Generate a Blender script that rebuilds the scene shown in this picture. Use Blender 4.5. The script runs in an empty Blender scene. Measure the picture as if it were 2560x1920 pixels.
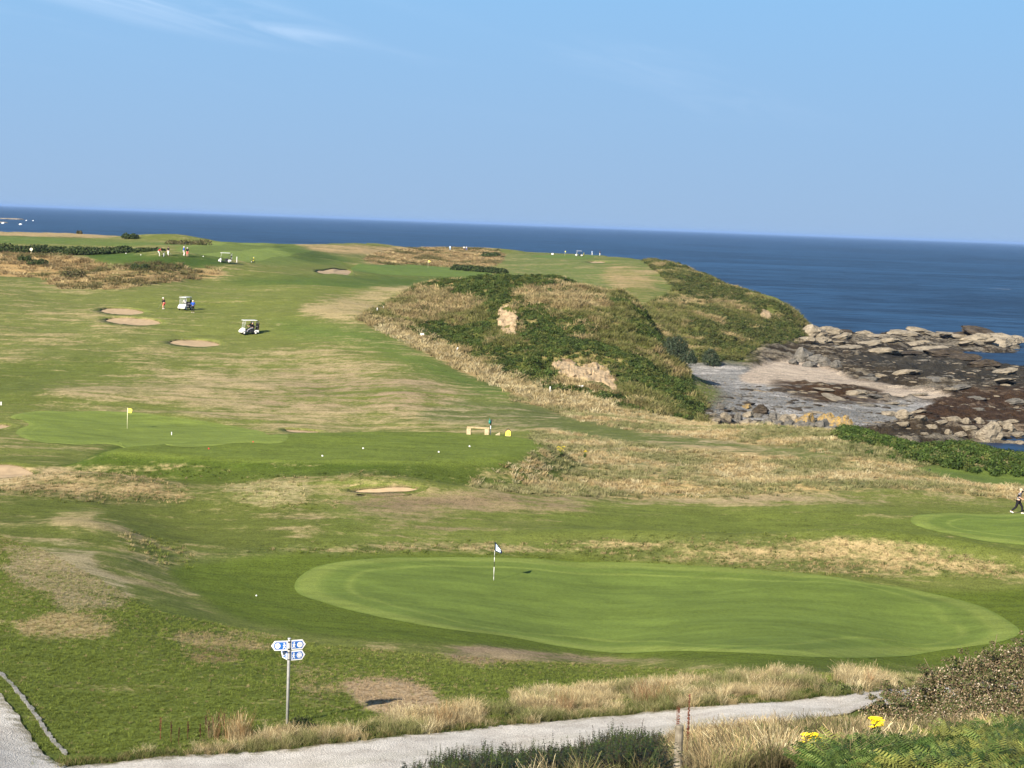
import bpy, bmesh, math, random
import numpy as np
from mathutils import Vector, Matrix

random.seed(7)
rng = np.random.default_rng(7)
SC = bpy.context.scene
COL = SC.collection
R = math.radians

# ------------------------------------------------------------------ camera
IW, IH, FPX = 2560.0, 1920.0, 4200.0
CAM_Z = 24.0                       # metres above the sea
ROLL = math.atan(96.0 / 2560.0)
PITCH = math.atan(400.0 * math.cos(ROLL) / FPX)
cr, sr = math.cos(ROLL), math.sin(ROLL)
cp, sp = math.cos(PITCH), math.sin(PITCH)
FWD, UP, RIGHT = Vector((0, cp, -sp)), Vector((0, sp, cp)), Vector((1, 0, 0))
cam_d = bpy.data.cameras.new('camera')
cam = bpy.data.objects.new('camera', cam_d)
COL.objects.link(cam)
xc, yc, zc = cr * RIGHT + sr * UP, -sr * RIGHT + cr * UP, -FWD
cam.matrix_world = Matrix(((xc.x, yc.x, zc.x, 0), (xc.y, yc.y, zc.y, 0), (xc.z, yc.z, zc.z, CAM_Z), (0, 0, 0, 1)))
cam_d.sensor_fit = 'HORIZONTAL'
cam_d.sensor_width = 36.0
cam_d.lens = 36.0 * FPX / IW
cam_d.clip_start = 0.5
cam_d.clip_end = 120000.0
SC.camera = cam

# ------------------------------------------------------------------ sky, sun, exposure
SUN_ELEV = 29.0
SUN_FROM = 212.0                   # compass bearing (0 = +Y, clockwise) the light comes from
world = bpy.data.worlds.new('World')
SC.world = world
world.use_nodes = True
wn, wl = world.node_tree.nodes, world.node_tree.links
wn.clear()
w_out = wn.new('ShaderNodeOutputWorld')
w_bg = wn.new('ShaderNodeBackground')
w_sky = wn.new('ShaderNodeTexSky')
w_sky.sky_type = 'NISHITA'
w_sky.sun_disc = False
w_sky.sun_elevation = R(SUN_ELEV)
w_sky.sun_rotation = R(SUN_FROM)
w_sky.altitude = 0
w_sky.air_density = 1.0
w_sky.dust_density = 0.3
w_sky.ozone_density = 4.0
w_bg.inputs['Strength'].default_value = 0.06
# thin cirrus: streaks of noise on the sky direction projected to a high layer
tc = wn.new('ShaderNodeTexCoord')
sep = wn.new('ShaderNodeSeparateXYZ')
wl.new(tc.outputs['Generated'], sep.inputs[0])
def wmath(op, a, b=None, c=None):
    n = wn.new('ShaderNodeMath'); n.operation = op
    for i, v in enumerate((a, b, c)):
        if v is None: continue
        if isinstance(v, (int, float)): n.inputs[i].default_value = v
        else: wl.new(v, n.inputs[i])
    return n.outputs[0]
zz = wmath('ADD', wmath('MAXIMUM', sep.outputs['Z'], 0.0), 0.06)
px = wmath('DIVIDE', sep.outputs['X'], zz)
py = wmath('DIVIDE', sep.outputs['Y'], zz)
cmb = wn.new('ShaderNodeCombineXYZ')
wl.new(wmath('ADD', wmath('MULTIPLY', px, 0.55), wmath('MULTIPLY', py, 0.30)), cmb.inputs[0])
wl.new(wmath('SUBTRACT', wmath('MULTIPLY', py, 0.9), wmath('MULTIPLY', px, 1.5)), cmb.inputs[1])
def wnoise(scale, detail, dist):
    n = wn.new('ShaderNodeTexNoise')
    n.inputs['Scale'].default_value = scale
    n.inputs['Detail'].default_value = detail
    n.inputs['Distortion'].default_value = dist
    wl.new(cmb.outputs[0], n.inputs['Vector'])
    return n.outputs['Fac']
def wsmooth(v, a, b):
    n = wn.new('ShaderNodeMapRange'); n.interpolation_type = 'SMOOTHSTEP'
    n.inputs['From Min'].default_value = a; n.inputs['From Max'].default_value = b
    wl.new(v, n.inputs['Value'])
    return n.outputs[0]
big = wsmooth(wnoise(0.42, 3.0, 0.4), 0.44, 0.66)
fine = wnoise(2.0, 8.0, 1.1)
high = wsmooth(sep.outputs['Z'], 0.055, 0.13)
cl = wmath('MULTIPLY', wmath('MULTIPLY', big, wsmooth(fine, 0.30, 0.75)), wmath('MULTIPLY', high, 0.28))
w_mix = wn.new('ShaderNodeMix'); w_mix.data_type = 'RGBA'
wl.new(cl, w_mix.inputs['Factor'])
# hazy blue air low over the sea, the same all round the horizon, clear sky above
ramp = wn.new('ShaderNodeValToRGB')
el = ramp.color_ramp.elements
el[0].position = 0.0; el[0].color = (0.430, 0.630, 0.915, 1)
el[1].position = 1.0; el[1].color = (0.305, 0.725, 1.230, 1)
wl.new(wmath('MULTIPLY', wmath('MAXIMUM', sep.outputs['Z'], 0.0), 4.2), ramp.inputs['Fac'])
lowc = wn.new('ShaderNodeVectorMath'); lowc.operation = 'SCALE'; lowc.inputs['Scale'].default_value = 5.3
wl.new(ramp.outputs['Color'], lowc.inputs[0])
air = wn.new('ShaderNodeMix'); air.data_type = 'RGBA'
wl.new(wsmooth(sep.outputs['Z'], 0.20, 0.75), air.inputs['Factor'])
wl.new(lowc.outputs[0], air.inputs['A'])
wl.new(w_sky.outputs['Color'], air.inputs['B'])
wl.new(air.outputs['Result'], w_mix.inputs['A'])
w_mix.inputs['B'].default_value = (8.2, 8.8, 10.0, 1)
wl.new(w_mix.outputs['Result'], w_bg.inputs['Color'])
wl.new(w_bg.outputs[0], w_out.inputs[0])

sun_d = bpy.data.lights.new('sun', 'SUN')
sun_d.energy = 5.0
sun_d.angle = R(0.53)
sun_d.color = (1.0, 0.90, 0.76)
sun = bpy.data.objects.new('sun', sun_d)
COL.objects.link(sun)
SUN_DIR = Vector((math.sin(R(SUN_FROM)) * math.cos(R(SUN_ELEV)), math.cos(R(SUN_FROM)) * math.cos(R(SUN_ELEV)), math.sin(R(SUN_ELEV))))
sun.rotation_euler = SUN_DIR.to_track_quat('Z', 'Y').to_euler()
sun.location = (0, 0, 60)

SC.view_settings.view_transform = 'Standard'
SC.view_settings.look = 'None'
SC.view_settings.gamma = 1.0
SC.view_settings.use_curve_mapping = False
SC.view_settings.exposure = 1.35
SC.render.engine = 'CYCLES'
SC.cycles.use_denoising = True
SC.cycles.max_bounces = 6
SC.cycles.transparent_max_bounces = 8
SC.cycles.volume_bounces = 0

# ------------------------------------------------------------------ pixel <-> world, used to set things out
def ray(u, v):
    a, b = u - IW / 2, -(v - IH / 2)
    a2, b2 = (a * cr - b * sr) / FPX, (a * sr + b * cr) / FPX
    d = np.array([a2, cp + b2 * sp, -sp + b2 * cp])
    return d / d[1]
def at(u, v, D):
    d = ray(u, v)
    return np.array([d[0] * D, D, CAM_Z + d[2] * D])
def project(x, y, z):
    rz = z - CAM_Z
    fw = y * cp - rz * sp
    a2 = x / fw
    b2 = (y * sp + rz * cp) / fw
    a = a2 * cr + b2 * sr
    b = -a2 * sr + b2 * cr
    return a * FPX + IW / 2, IH / 2 - b * FPX

# ------------------------------------------------------------------ noise
def _hash(ix, iy, seed):
    h = (ix.astype(np.int64) * 374761393 + iy.astype(np.int64) * 668265263 + seed * 1442695041) & 0x7fffffff
    h = ((h ^ (h >> 13)) * 1274126177) & 0x7fffffff
    return ((h ^ (h >> 16)) & 0xffff) / 65535.0
def vnoise(x, y, seed=0):
    x = np.asarray(x, float); y = np.asarray(y, float)
    x0, y0 = np.floor(x), np.floor(y)
    fx, fy = x - x0, y - y0
    fx = fx * fx * fx * (fx * (fx * 6 - 15) + 10); fy = fy * fy * fy * (fy * (fy * 6 - 15) + 10)
    a, b = _hash(x0, y0, seed), _hash(x0 + 1, y0, seed)
    c, d = _hash(x0, y0 + 1, seed), _hash(x0 + 1, y0 + 1, seed)
    return (a + (b - a) * fx) * (1 - fy) + (c + (d - c) * fx) * fy
def fbm(x, y, seed=0, octs=4):
    s, amp, tot = 0.0, 0.5, 0.0
    for i in range(octs):
        c, q = math.cos(i * 1.1), math.sin(i * 1.1)
        s = s + amp * vnoise((c * x - q * y) * 2 ** i, (q * x + c * y) * 2 ** i, seed + i * 17)
        tot += amp; amp *= 0.5
    return s / tot
def sstep(a, b, v):
    t = np.clip((v - a) / (b - a), 0, 1)
    return t * t * (3 - 2 * t)
def poly_sd(px_, py_, poly):
    """signed distance to a polygon, positive inside"""
    P = np.asarray(poly, float); n = len(P)
    inside = np.zeros(px_.shape, bool)
    d2 = np.full(px_.shape, 1e18)
    for i in range(n):
        ax, ay = P[i]; bx, by = P[(i + 1) % n]
        ex, ey = bx - ax, by - ay
        L = ex * ex + ey * ey + 1e-12
        t = np.clip(((px_ - ax) * ex + (py_ - ay) * ey) / L, 0, 1)
        d2 = np.minimum(d2, (px_ - ax - t * ex) ** 2 + (py_ - ay - t * ey) ** 2)
        if ay != by:
            c = ((ay > py_) != (by > py_)) & (px_ < ex * (py_ - ay) / (by - ay) + ax)
            inside ^= c
    return np.where(inside, 1, -1) * np.sqrt(d2)
def smooth_poly(pts, n=4):
    """closed Catmull-Rom through the points"""
    P = [np.asarray(p, float) for p in pts]; out = []
    m = len(P)
    for i in range(m):
        a, b, c, d = P[i - 1], P[i], P[(i + 1) % m], P[(i + 2) % m]
        for k in range(n):
            t = k / n
            out.append(0.5 * ((2 * b) + (c - a) * t + (2 * a - 5 * b + 4 * c - d) * t * t + (-a + 3 * b - 3 * c + d) * t ** 3))
    return np.array(out)
# ------------------------------------------------------------------ the lie of the land
# (u, v, D): a point seen at photo pixel u, v, standing D metres away;  ('z', u, D, z): height z at bearing u
CP = """
1280 - 4 22.4; 300 - 4 22.4; 2300 - 4 22.4; 1280 - 10 20.4; 200 - 10 20.4; 2400 - 10 20.4
1280 - 22 16.5; 1690 - 22 16.7; 600 - 22 16.0; 2300 1900 24; 0 - 24 15.4
1500 - 30 13.8; 2000 1860 31; 2300 1838 33; 2450 1835 35; 2560 1820 36; 1000 - 32 12.5; 400 - 33 11.9; 0 - 34 11.9; 1280 - 37 11.3; 1700 1905 37
300 1935 41; 700 1895 43.5; 1280 1862 46; 1700 1805 48.6; 2100 1765 50.8; 2300 1750 53; 718 1805 47.7; 100 1880 43.5
2500 - 44 11.2; 2500 - 54 9.4; 1280 1800 49; 1700 1760 51.5; 2100 1710 54; 0 1700 51; -200 1700 51
0 1500 66; 400 1600 60; 300 1400 83; 100 1300 95; 550 1450 83.5; 200 1250 104; 1000 1700 57; 1700 1680 66; 1500 1640 74; 2300 1655 75
2500 1600 79; 2700 1600 79; 700 1500 79; 740 1440 86; 1234 1453 88; 1300 1396 94; 2100 1440 92; 450 1430 85
1100 1330 100; 1600 1330 103; 2400 1330 107; 1400 1290 107; 2000 1280 112; 2550 1290 113; 2700 1290 113; 900 1240 109; 1500 1240 115; 2000 1235 118
600 1240 108; 700 1190 115; 100 1150 123; 50 1080 142; 318 1073 149; -200 1080 142; 640 1090 146; 0 1010 161; 300 1010 166; 700 1070 152
1000 - 130 5.6; 900 1060 158; 1200 1040 163; 1350 1110 140; 1600 1060 158; 1900 1150 136; 2300 1130 147; 2500 1190 132; 2550 1150 145
1900 1060 166; 2130 1076 160; 2400 1111 152; 2560 1141 147; 1900 - 178 2.4; 2150 - 174 2.4; 2400 - 168 2.0; 2560 - 163 1.8; 2750 - 160 1.6
1950 - 188 2.0; 2200 - 190 1.2; 2400 - 190 0.4; 2560 - 185 -0.6; 2500 - 196 -0.5; 2580 - 200 -0.6; 2700 - 180 -0.5; 2440 - 204 0.7
500 960 182; 800 950 186; 0 930 186; -250 930 186; 300 870 207; 800 880 206; 1000 960 180; 1100 1000 172; 1250 1000 173; 1400 1030 168
1500 1000 180; 1650 1040 176; 1770 1050 187; 620 838 222; 410 773 247; 150 800 233; 0 760 246; -250 760 246; 800 780 248; 950 800 238
800 700 305; 500 700 298; 100 700 285; 250 655 325; 650 660 335; 400 650 312; 565 656 325; 50 640 335; -200 640 335; 150 620 365; 150 600 430
0 581 530; -300 581 530; 300 592 530; 600 609 500; 700 614 480; 900 621 520; 800 640 420; 900 680 370; 1070 668 440; 1000 640 510; 1100 630 600
1200 625 680; 1330 634 650; 1500 640 640; 1300 670 470; 1250 690 410; 1600 650 560; 1500 700 410; 1650 735 362; 1680 665 480; 1780 703 430
1860 730 398; 1950 747 374; 1992 790 362; 2018 832 354; 1750 740 378; 1900 800 345; 1800 800 330; 1950 880 308; 1700 800 315; 1650 850 285; 1750 900 268
1850 920 262; 1800 960 238; 1850 1010 208; 2000 920 275; 2000 1000 220; 2100 880 318; 2200 960 258; 2300 1000 238; 2500 1000 245; 2700 1000 245; 2400 900 325
2550 930 302; 2450 - 350 -1.0; 2560 - 352 -1.2; 2700 - 340 -1.4; 2300 - 352 0.5; 2300 850 386; 2300 - 400 1.6; 2500 - 398 1.3; 2560 - 408 -1.2; 2100 - 388 1.5
2050 - 372 2.4; 2200 - 425 -2; 2400 - 425 -2.5; 2100 - 430 -2; 2030 - 400 -1
1350 698 262; 1200 700 268; 1100 714 272; 1000 768 258; 1500 742 258; 1600 764 262; 1280 740 250; 1280 820 228; 1400 880 214; 1150 800 245
1100 860 219; 1250 930 200; 1460 930 203; 1560 800 237; 1620 900 218; 1700 960 212; 1650 838 240; 1580 960 198; 1640 1000 192
1500 - 300 10.5; 1620 - 290 7.6; 1350 - 312 10.8; 1200 - 312 11.4; 1100 - 302 11.8; 1700 - 250 3.6; 1690 - 265 4.2
1350 - 350 10.2; 1550 - 345 9.8; 1450 - 380 10.4
"""
pts = []
for ln in CP.replace('\n', ';').split(';'):
    f_ = ln.split()
    if len(f_) < 3: continue
    if f_[1] == '-':
        d = ray(float(f_[0]), 512 + 0.0375 * float(f_[0]))
        D = float(f_[2]); pts.append((d[0], math.log(D), float(f_[3])))
    else:
        p = at(*map(float, f_)); pts.append((p[0] / p[1], math.log(p[1]), p[2]))
pts = np.array(pts)
SX = 3.2
Q = np.column_stack([pts[:, 0] * SX, pts[:, 1]])
def _k(r2):
    return 0.5 * r2 * np.log(r2 + 1e-12)
n_ = len(Q)
A_ = np.zeros((n_ + 3, n_ + 3))
d2_ = ((Q[:, None] - Q[None]) ** 2).sum(-1)
A_[:n_, :n_] = _k(d2_) + np.eye(n_) * 2e-4
A_[:n_, n_] = 1; A_[:n_, n_ + 1:] = Q
A_[n_, :n_] = 1; A_[n_ + 1:, :n_] = Q.T
W_ = np.linalg.solve(A_, np.concatenate([pts[:, 2], np.zeros(3)]))
NT, NS = 420, 240
gt = np.linspace(math.log(3.5), math.log(1000), NT)
gs = np.linspace(-0.46, 0.46, NS)
GS, GT = np.meshgrid(gs, gt)
fl = np.column_stack([GS.ravel() * SX, GT.ravel()])
Zc = W_[n_] + fl @ W_[n_ + 1:]
for i in range(n_):
    Zc += W_[i] * _k(((fl - Q[i]) ** 2).sum(1))
Zc = Zc.reshape(NT, NS)
def bil(G, s0, ds, t0, dt, s, t):
    a = np.clip((s - s0) / ds, 0, G.shape[1] - 1.001); b = np.clip((t - t0) / dt, 0, G.shape[0] - 1.001)
    i = a.astype(int); j = b.astype(int); a = a - i; b = b - j
    return (G[j, i] * (1 - a) + G[j, i + 1] * a) * (1 - b) + (G[j + 1, i] * (1 - a) + G[j + 1, i + 1] * a) * b
def base_z(x, y):
    return bil(Zc, gs[0], gs[1] - gs[0], gt[0], gt[1] - gt[0], x / y, np.log(y))

# far edge of the land: bearing u -> distance, beyond it the ground falls to the sea bed
COAST = np.array([(-1500, 620), (-300, 565), (0, 555), (300, 555), (520, 530), (640, 525), (720, 530), (900, 560), (1000, 620), (1100, 680), (1200, 730), (1330, 700),
                  (1500, 672), (1600, 590), (1680, 505), (1780, 452), (1860, 420), (1950, 394), (2010, 376), (2050, 420), (2150, 423), (2300, 418), (2450, 414), (2540, 404), (2600, 260), (2900, 230), (3600, 200)], float)
def coast_D(th):
    u = 1280 + th * FPX
    return np.interp(u, COAST[:, 0], COAST[:, 1])
th_of = lambda u: ray(u, 512 + 0.0375 * u)[0]
def wxy(u, D):
    return np.array([th_of(u + 0.0375 * 18 * FPX / D) * D, D])

# plateau of the raised tee
TEE = smooth_poly([at(u, v, D)[:2] for u, v, D in ((300, 1113, 119), (400, 1124, 118), (560, 1138, 117), (800, 1151, 116.3), (1000, 1153, 116.5), (1150, 1145, 118), (1270, 1131, 121), (1332, 1110, 127), (1300, 1092, 131.5),
                                                   (1160, 1082, 133.5), (1000, 1077, 133), (800, 1083, 131), (600, 1093, 127.5), (430, 1103, 123))])
def shift(u, v, D):
    p = at(u, v, D); return p
MOUNDS = [  # u, D, height, half width across, half depth, turn
    (250, 110.5, 1.0, 5.2, 2.8, -0.1), (-10, 117.5, 0.6, 4, 1.6, 0.0), (230, 92, 0.42, 3.4, 4.2, 0.5), (330, 88, 0.15, 5.0, 2.4, -0.5),
    (1850, 98.5, 0.85, 11, 2.6, -0.10), (2250, 99, 0.95, 8, 2.6, -0.25), (1600, 99, 0.3, 8, 3, 0), (2500, 97, 0.5, 8, 3, -0.2),
    (1100, 112, 0.35, 6, 3, 0), (940, 111.5, 0.55, 5, 2.0, 0), (560, 107, 0.3, 6, 3, 0.3), (2050, 121, 0.35, 14, 3, 0),
    (180, 168, 0.5, 9, 5, 0), (420, 158, 0.5, 6, 3, -0.2), (900, 172, 0.5, 14, 6, 0.2), (560, 178, 0.5, 12, 6, 0.3),
    (420, 318, 0.9, 9, 9, 0), (520, 430, 1.0, 12, 9, 0), (980, 560, 1.6, 30, 20, 0), (1230, 650, 1.4, 14, 10, 0), (420, 460, 2.2, 16, 9, -0.3),
    (830, 240, 0.6, 16, 10, 0.3), (640, 262, 0.6, 20, 12, -0.3), (2330, 139, 0.5, 9, 4, -0.1), (120, 325, 1.0, 14, 10, 0),
    (1270, 243, 0.7, 4, 7, 0), (1450, 212, 0.8, 8, 5, -0.5)]
def land_z(x, y):
    z = base_z(x, y)
    s = sstep(-4.6, 0.1, poly_sd(x, y, TEE)) if np.size(x) < 3e6 else 0
    zt_ = 7.15 + 0.012 * (x + 6) + 0.02 * (y - 122)
    z = z + (np.maximum(zt_, z) - z) * s
    for u, D, h, rx, ry, an in MOUNDS:
        c = wxy(u, D); dx, dy = x - c[0], y - c[1]
        ca, sa = math.cos(an), math.sin(an)
        a, b = (dx * ca + dy * sa) / rx, (-dx * sa + dy * ca) / ry
        z = z + h * np.exp(-(a * a + b * b))
    return z

# ------------------------------------------------------------------ grid of the land (finer near the lens axis and near by)
th_e = math.atan(0.44)
s_in = np.linspace(-0.33, 0.33, 600)
s_l = -0.33 - (0.55) * (np.linspace(0, 1, 52)[1:] ** 2.0)
sv = np.concatenate([s_l[::-1], s_in, -s_l])
tv = np.concatenate([np.linspace(math.log(4), math.log(26), 70)[:-1], np.linspace(math.log(26), math.log(150), 400)[:-1], np.linspace(math.log(150), math.log(430), 270)[:-1], np.linspace(math.log(430), math.log(900), 90)])
S, T = np.meshgrid(sv, tv)
Y = np.exp(T); X = S * Y
Z0 = land_z(X, Y)
# ------------------------------------------------------------------ zones of the ground: which grass grows where
U0, V0 = project(X, Y, Z0)
CD = coast_D(S)
FORE = sstep(3.5, 2.7, Z0) * (S > -0.02)
HILL1 = [(900, 800), (1000, 748), (1060, 712), (1150, 688), (1250, 672), (1350, 668), (1500, 708), (1600, 735), (1670, 830), (1740, 985), (1790, 1055), (1700, 1045), (1560, 1015), (1480, 992), (1400, 982), (1300, 958), (1150, 885), (1020, 828)]
HILL2 = [(1620, 765), (1690, 722), (1610, 648), (1680, 655), (1800, 708), (1990, 780), (2030, 850), (2010, 885), (1950, 890), (1850, 922), (1750, 935), (1680, 930), (1620, 800)]
def pxmask(poly, soft, D0=0, D1=2000, jit=0.0, jm=3.0):
    """soft mask of a patch of ground outlined on the photo, kept to a range of distance"""
    u, v = U0, V0
    P = np.asarray(poly, float)
    pad = soft + jit + 4
    sel = (u > P[:, 0].min() - pad) & (u < P[:, 0].max() + pad) & (v > P[:, 1].min() - pad) & (v < P[:, 1].max() + pad) & (Y > D0) & (Y < D1)
    out = np.zeros(u.shape)
    if not sel.any(): return out
    us, vs = u[sel], v[sel]
    if jit:
        xs, ys = X[sel], Y[sel]
        us = us + (fbm(xs / jm, ys / jm, 5, 4) - .5) * 2 * jit * 1.6
        vs = vs + (fbm(xs / jm, ys / jm, 9, 4) - .5) * 2 * jit * .6
    out[sel] = sstep(-soft, soft, poly_sd(us, vs, smooth_poly(P, 3)))
    return out
H1 = pxmask(HILL1, 10, 176, 285, 8, 4) * (1 - FORE)
H2 = pxmask(HILL2, 10, 262, 520, 8, 4) * (1 - FORE)

n8 = fbm(X / 9, Y / 9, 1, 4); n30 = fbm(X / 34, Y / 34, 2, 3); n2 = fbm(X / 2.2, Y / 2.2, 3, 3)
SHORE_SAND = pxmask([(1870, 928), (1930, 905), (2010, 905), (2080, 925), (2130, 950), (2230, 965), (2360, 985), (2370, 998), (2220, 992), (2150, 972), (2000, 962), (1900, 962), (1850, 950)], 6, 200, 330, 6, 6)
SHORE_SHINGLE = pxmask([(1690, 915), (1800, 905), (1900, 930), (1960, 958), (2200, 1000), (2330, 1010), (2300, 1030), (2250, 1050), (2150, 1070), (2050, 1060), (1850, 1060), (1760, 1040), (1700, 960)], 8, 180, 300, 6, 6)
Zd = Z0.copy()
Zd += ((n8 - .5) * 0.42 + (fbm(X / 17, Y / 13, 8, 3) - .5) * .5 * sstep(75, 110, Y)) * (1 - FORE)
Zd += SHORE_SHINGLE * FORE * (fbm(X / 1.6, Y / 1.2, 49, 3) - .5) * .22 + (n2 - .5) * 0.10 * (1 - FORE) * sstep(30, 60, Y)
Zd += (n30 - .5) * 0.7 * sstep(150, 220, Y) * (1 - FORE)
hillm = np.maximum(H1, H2)
Zd += hillm * ((fbm(X / 7, Y / 7, 31, 4) - .5) * 2.4 + (fbm(X / 2.4, Y / 2.4, 33, 3) - .5) * 1.2)
rid = 1 - np.abs(fbm((X + .3 * Y) / 16, (Y - .15 * X) / 4.2, 41, 5) * 2 - 1) * 2.2
rid2 = fbm(X / 2.6, Y / 2.0, 43, 4) - .5
bare = FORE * (1 - np.maximum(SHORE_SAND, SHORE_SHINGLE * .8)) * (Z0 > -0.6)
rid3 = 1 - np.abs(fbm(X / 3.2, Y / 2.2, 47, 3) * 2 - 1) * 2.2
Zd += bare * (rid * 0.80 - .35 + rid2 * 1.3 + rid3 * .42)
# the land ends at the coast
past = (Y - CD)
edge_j = (fbm(X / 11, Y / 11, 51, 3) - .5) * 16
k_c = sstep(-6, 42, past + edge_j)
ZL = Zd * (1 - k_c) + (-4.0) * k_c

cA = np.zeros(X.shape + (3,)); cB = np.zeros(X.shape + (3,)); dry = np.full(X.shape, 0.36)
FAIR, TAN = (0.142, 0.162, 0.038), (0.335, 0.268, 0.130)
LAWN, GOLD, BROWN, DARK = (0.102, 0.130, 0.024), (0.390, 0.285, 0.128), (0.200, 0.150, 0.085), (0.040, 0.066, 0.014)
GREEN, OLIVE, SAND = (0.132, 0.182, 0.037), (0.095, 0.105, 0.030), (0.46, 0.345, 0.215)
cA[:] = FAIR; cB[:] = TAN
def zone(poly, A=None, B=None, d=None, soft=10, D0=0, D1=2000, k=1.0, jit=8.0, jm=3.0, m=None):
    if m is None: m = pxmask(poly, soft * 2.0, D0, D1, jit * 2.0, jm)
    m = m * k
    mm = m[..., None]
    if A is not None: cA[:] = cA * (1 - mm) + np.array(A) * mm
    if B is not None: cB[:] = cB * (1 - mm) + np.array(B) * mm
    if d is not None: dry[:] = dry * (1 - m) + d * m
# broad sweeps of the far and middle course
zone([(-600, 690), (900, 700), (1000, 830), (600, 960), (-600, 960)], (0.148, 0.165, 0.044), TAN, 0.44, 30, 150, 400)
zone([(420, 715), (700, 690), (930, 705), (880, 760), (760, 830), (700, 880), (480, 830), (330, 760)], FAIR, TAN, 0.18, 25, 150, 400, jit=20, jm=14)
zone([(-200, 920), (300, 880), (420, 960), (200, 1000), (-200, 1005)], LAWN, TAN, 0.20, 20, 120, 260, k=.7, jit=20, jm=10)
zone([(120, 985), (420, 900), (700, 880), (1000, 910), (1250, 970), (1330, 1020), (1150, 1055), (900, 1060), (620, 1050), (400, 1020)], FAIR, (0.345, 0.275, 0.145), 0.70, 24, 135, 260, jit=22, jm=12)
zone([(620, 1000), (800, 930), (1050, 940), (1250, 1000), (1180, 1030), (860, 1010)], FAIR, (0.29, 0.215, 0.130), 0.66, 24, 135, 260, k=.8, jit=22, jm=12)
zone([(700, 815), (900, 830), (1100, 900), (1300, 985), (1200, 990), (1000, 900), (820, 860)], (0.105, 0.150, 0.03), TAN, 0.22, 16, 150, 270, jit=14, jm=10)
zone([(1060, 1035), (1180, 985), (1300, 1015), (1480, 1065), (1800, 1100), (2050, 1135), (2000, 1150), (1700, 1125), (1400, 1085), (1150, 1062)], (0.115, 0.135, 0.038), (0.30, 0.245, 0.14), 0.45, 10, 125, 200)
# dry golden rough round the foot of the hill and across the dunes
zone([(925, 790), (985, 800), (1100, 855), (1200, 905), (1330, 945), (1460, 985), (1540, 1015), (1480, 1030), (1360, 1010), (1230, 960), (1110, 905), (1000, 850), (930, 812)], OLIVE, GOLD, 0.86, 7, 165, 290, jit=7)
DUNE = [(1210, 1222), (1180, 1205), (1290, 1160), (1345, 1120), (1330, 1080), (1420, 1075), (1700, 1105), (1450, 1055), (1280, 1000), (1330, 975), (1450, 995), (1640, 1040), (1780, 1062), (1900, 1066), (2100, 1082), (2400, 1118), (2700, 1150), (2700, 1252), (2450, 1240), (2250, 1222), (2000, 1236), (1700, 1244), (1400, 1240)]
m_dune = pxmask(DUNE, 7, 112, 186, 5, 3)
zone(None, (0.140, 0.145, 0.055), GOLD, 0.66, m=m_dune)
zone([(1380, 1100), (1600, 1110), (1900, 1160), (2150, 1180), (2100, 1210), (1700, 1190), (1420, 1160)], (0.150, 0.165, 0.075), (0.33, 0.27, 0.14), 0.42, 12, 112, 180, k=.8, jit=16, jm=5)
zone([(1060, 1040), (1300, 1005), (1480, 1062), (1800, 1100), (2100, 1140), (2000, 1147), (1700, 1122), (1400, 1082), (1150, 1060)], (0.115, 0.135, 0.038), (0.30, 0.245, 0.14), 0.40, 7, 125, 180)
zone([(2090, 1084), (2200, 1070), (2330, 1085), (2480, 1122), (2700, 1140), (2700, 1200), (2450, 1180), (2270, 1150), (2150, 1128)], DARK, OLIVE, 0.12, 9, 120, 172, jit=8)
zone([(2275, 1172), (2330, 1162), (2420, 1166), (2700, 1190), (2700, 1222), (2480, 1212), (2340, 1188)], (0.115, 0.16, 0.034), TAN, 0.05, 4, 118, 160, jit=2)
# strip of scorched turf along the near edge of the dunes
zone([(1400, 1240), (1700, 1244), (2000, 1236), (2250, 1225), (2460, 1245), (2560, 1262), (2300, 1270), (2080, 1262), (1850, 1272), (1600, 1262), (1400, 1258)], FAIR, (0.31, 0.245, 0.135), 0.76, 5, 100, 135, jit=5)
# the near fairway behind the front green, with its burnt patch
zone([(700, 1290), (1500, 1268), (2050, 1275), (2700, 1285), (2700, 1380), (2350, 1372), (1900, 1335), (1450, 1345), (1000, 1360), (700, 1350)], (0.124, 0.152, 0.030), TAN, 0.16, 14, 85, 125, jit=9)
zone([(820, 1250), (1000, 1232), (1250, 1245), (1470, 1262), (1450, 1282), (1250, 1280), (1000, 1290), (860, 1275)], FAIR, BROWN, 0.74, 12, 90, 130, jit=12, jm=5)
zone([(900, 1315), (1250, 1300), (1380, 1310), (1300, 1335), (950, 1340)], FAIR, BROWN, 0.40, 14, 85, 125, jit=12, jm=5)
zone([(1380, 1360), (1560, 1345), (1850, 1338), (2200, 1347), (2380, 1375), (2500, 1410), (2600, 1432), (2400, 1445), (2200, 1440), (1950, 1425), (1700, 1405), (1500, 1398)], (0.112, 0.130, 0.035), (0.36, 0.275, 0.135), 0.66, 7, 84, 112, jit=9)
zone([(2330, 1382), (2600, 1386), (2600, 1404), (2450, 1400)], FAIR, (0.30, 0.23, 0.13), 0.72, 5, 84, 118, jit=5)
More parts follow.
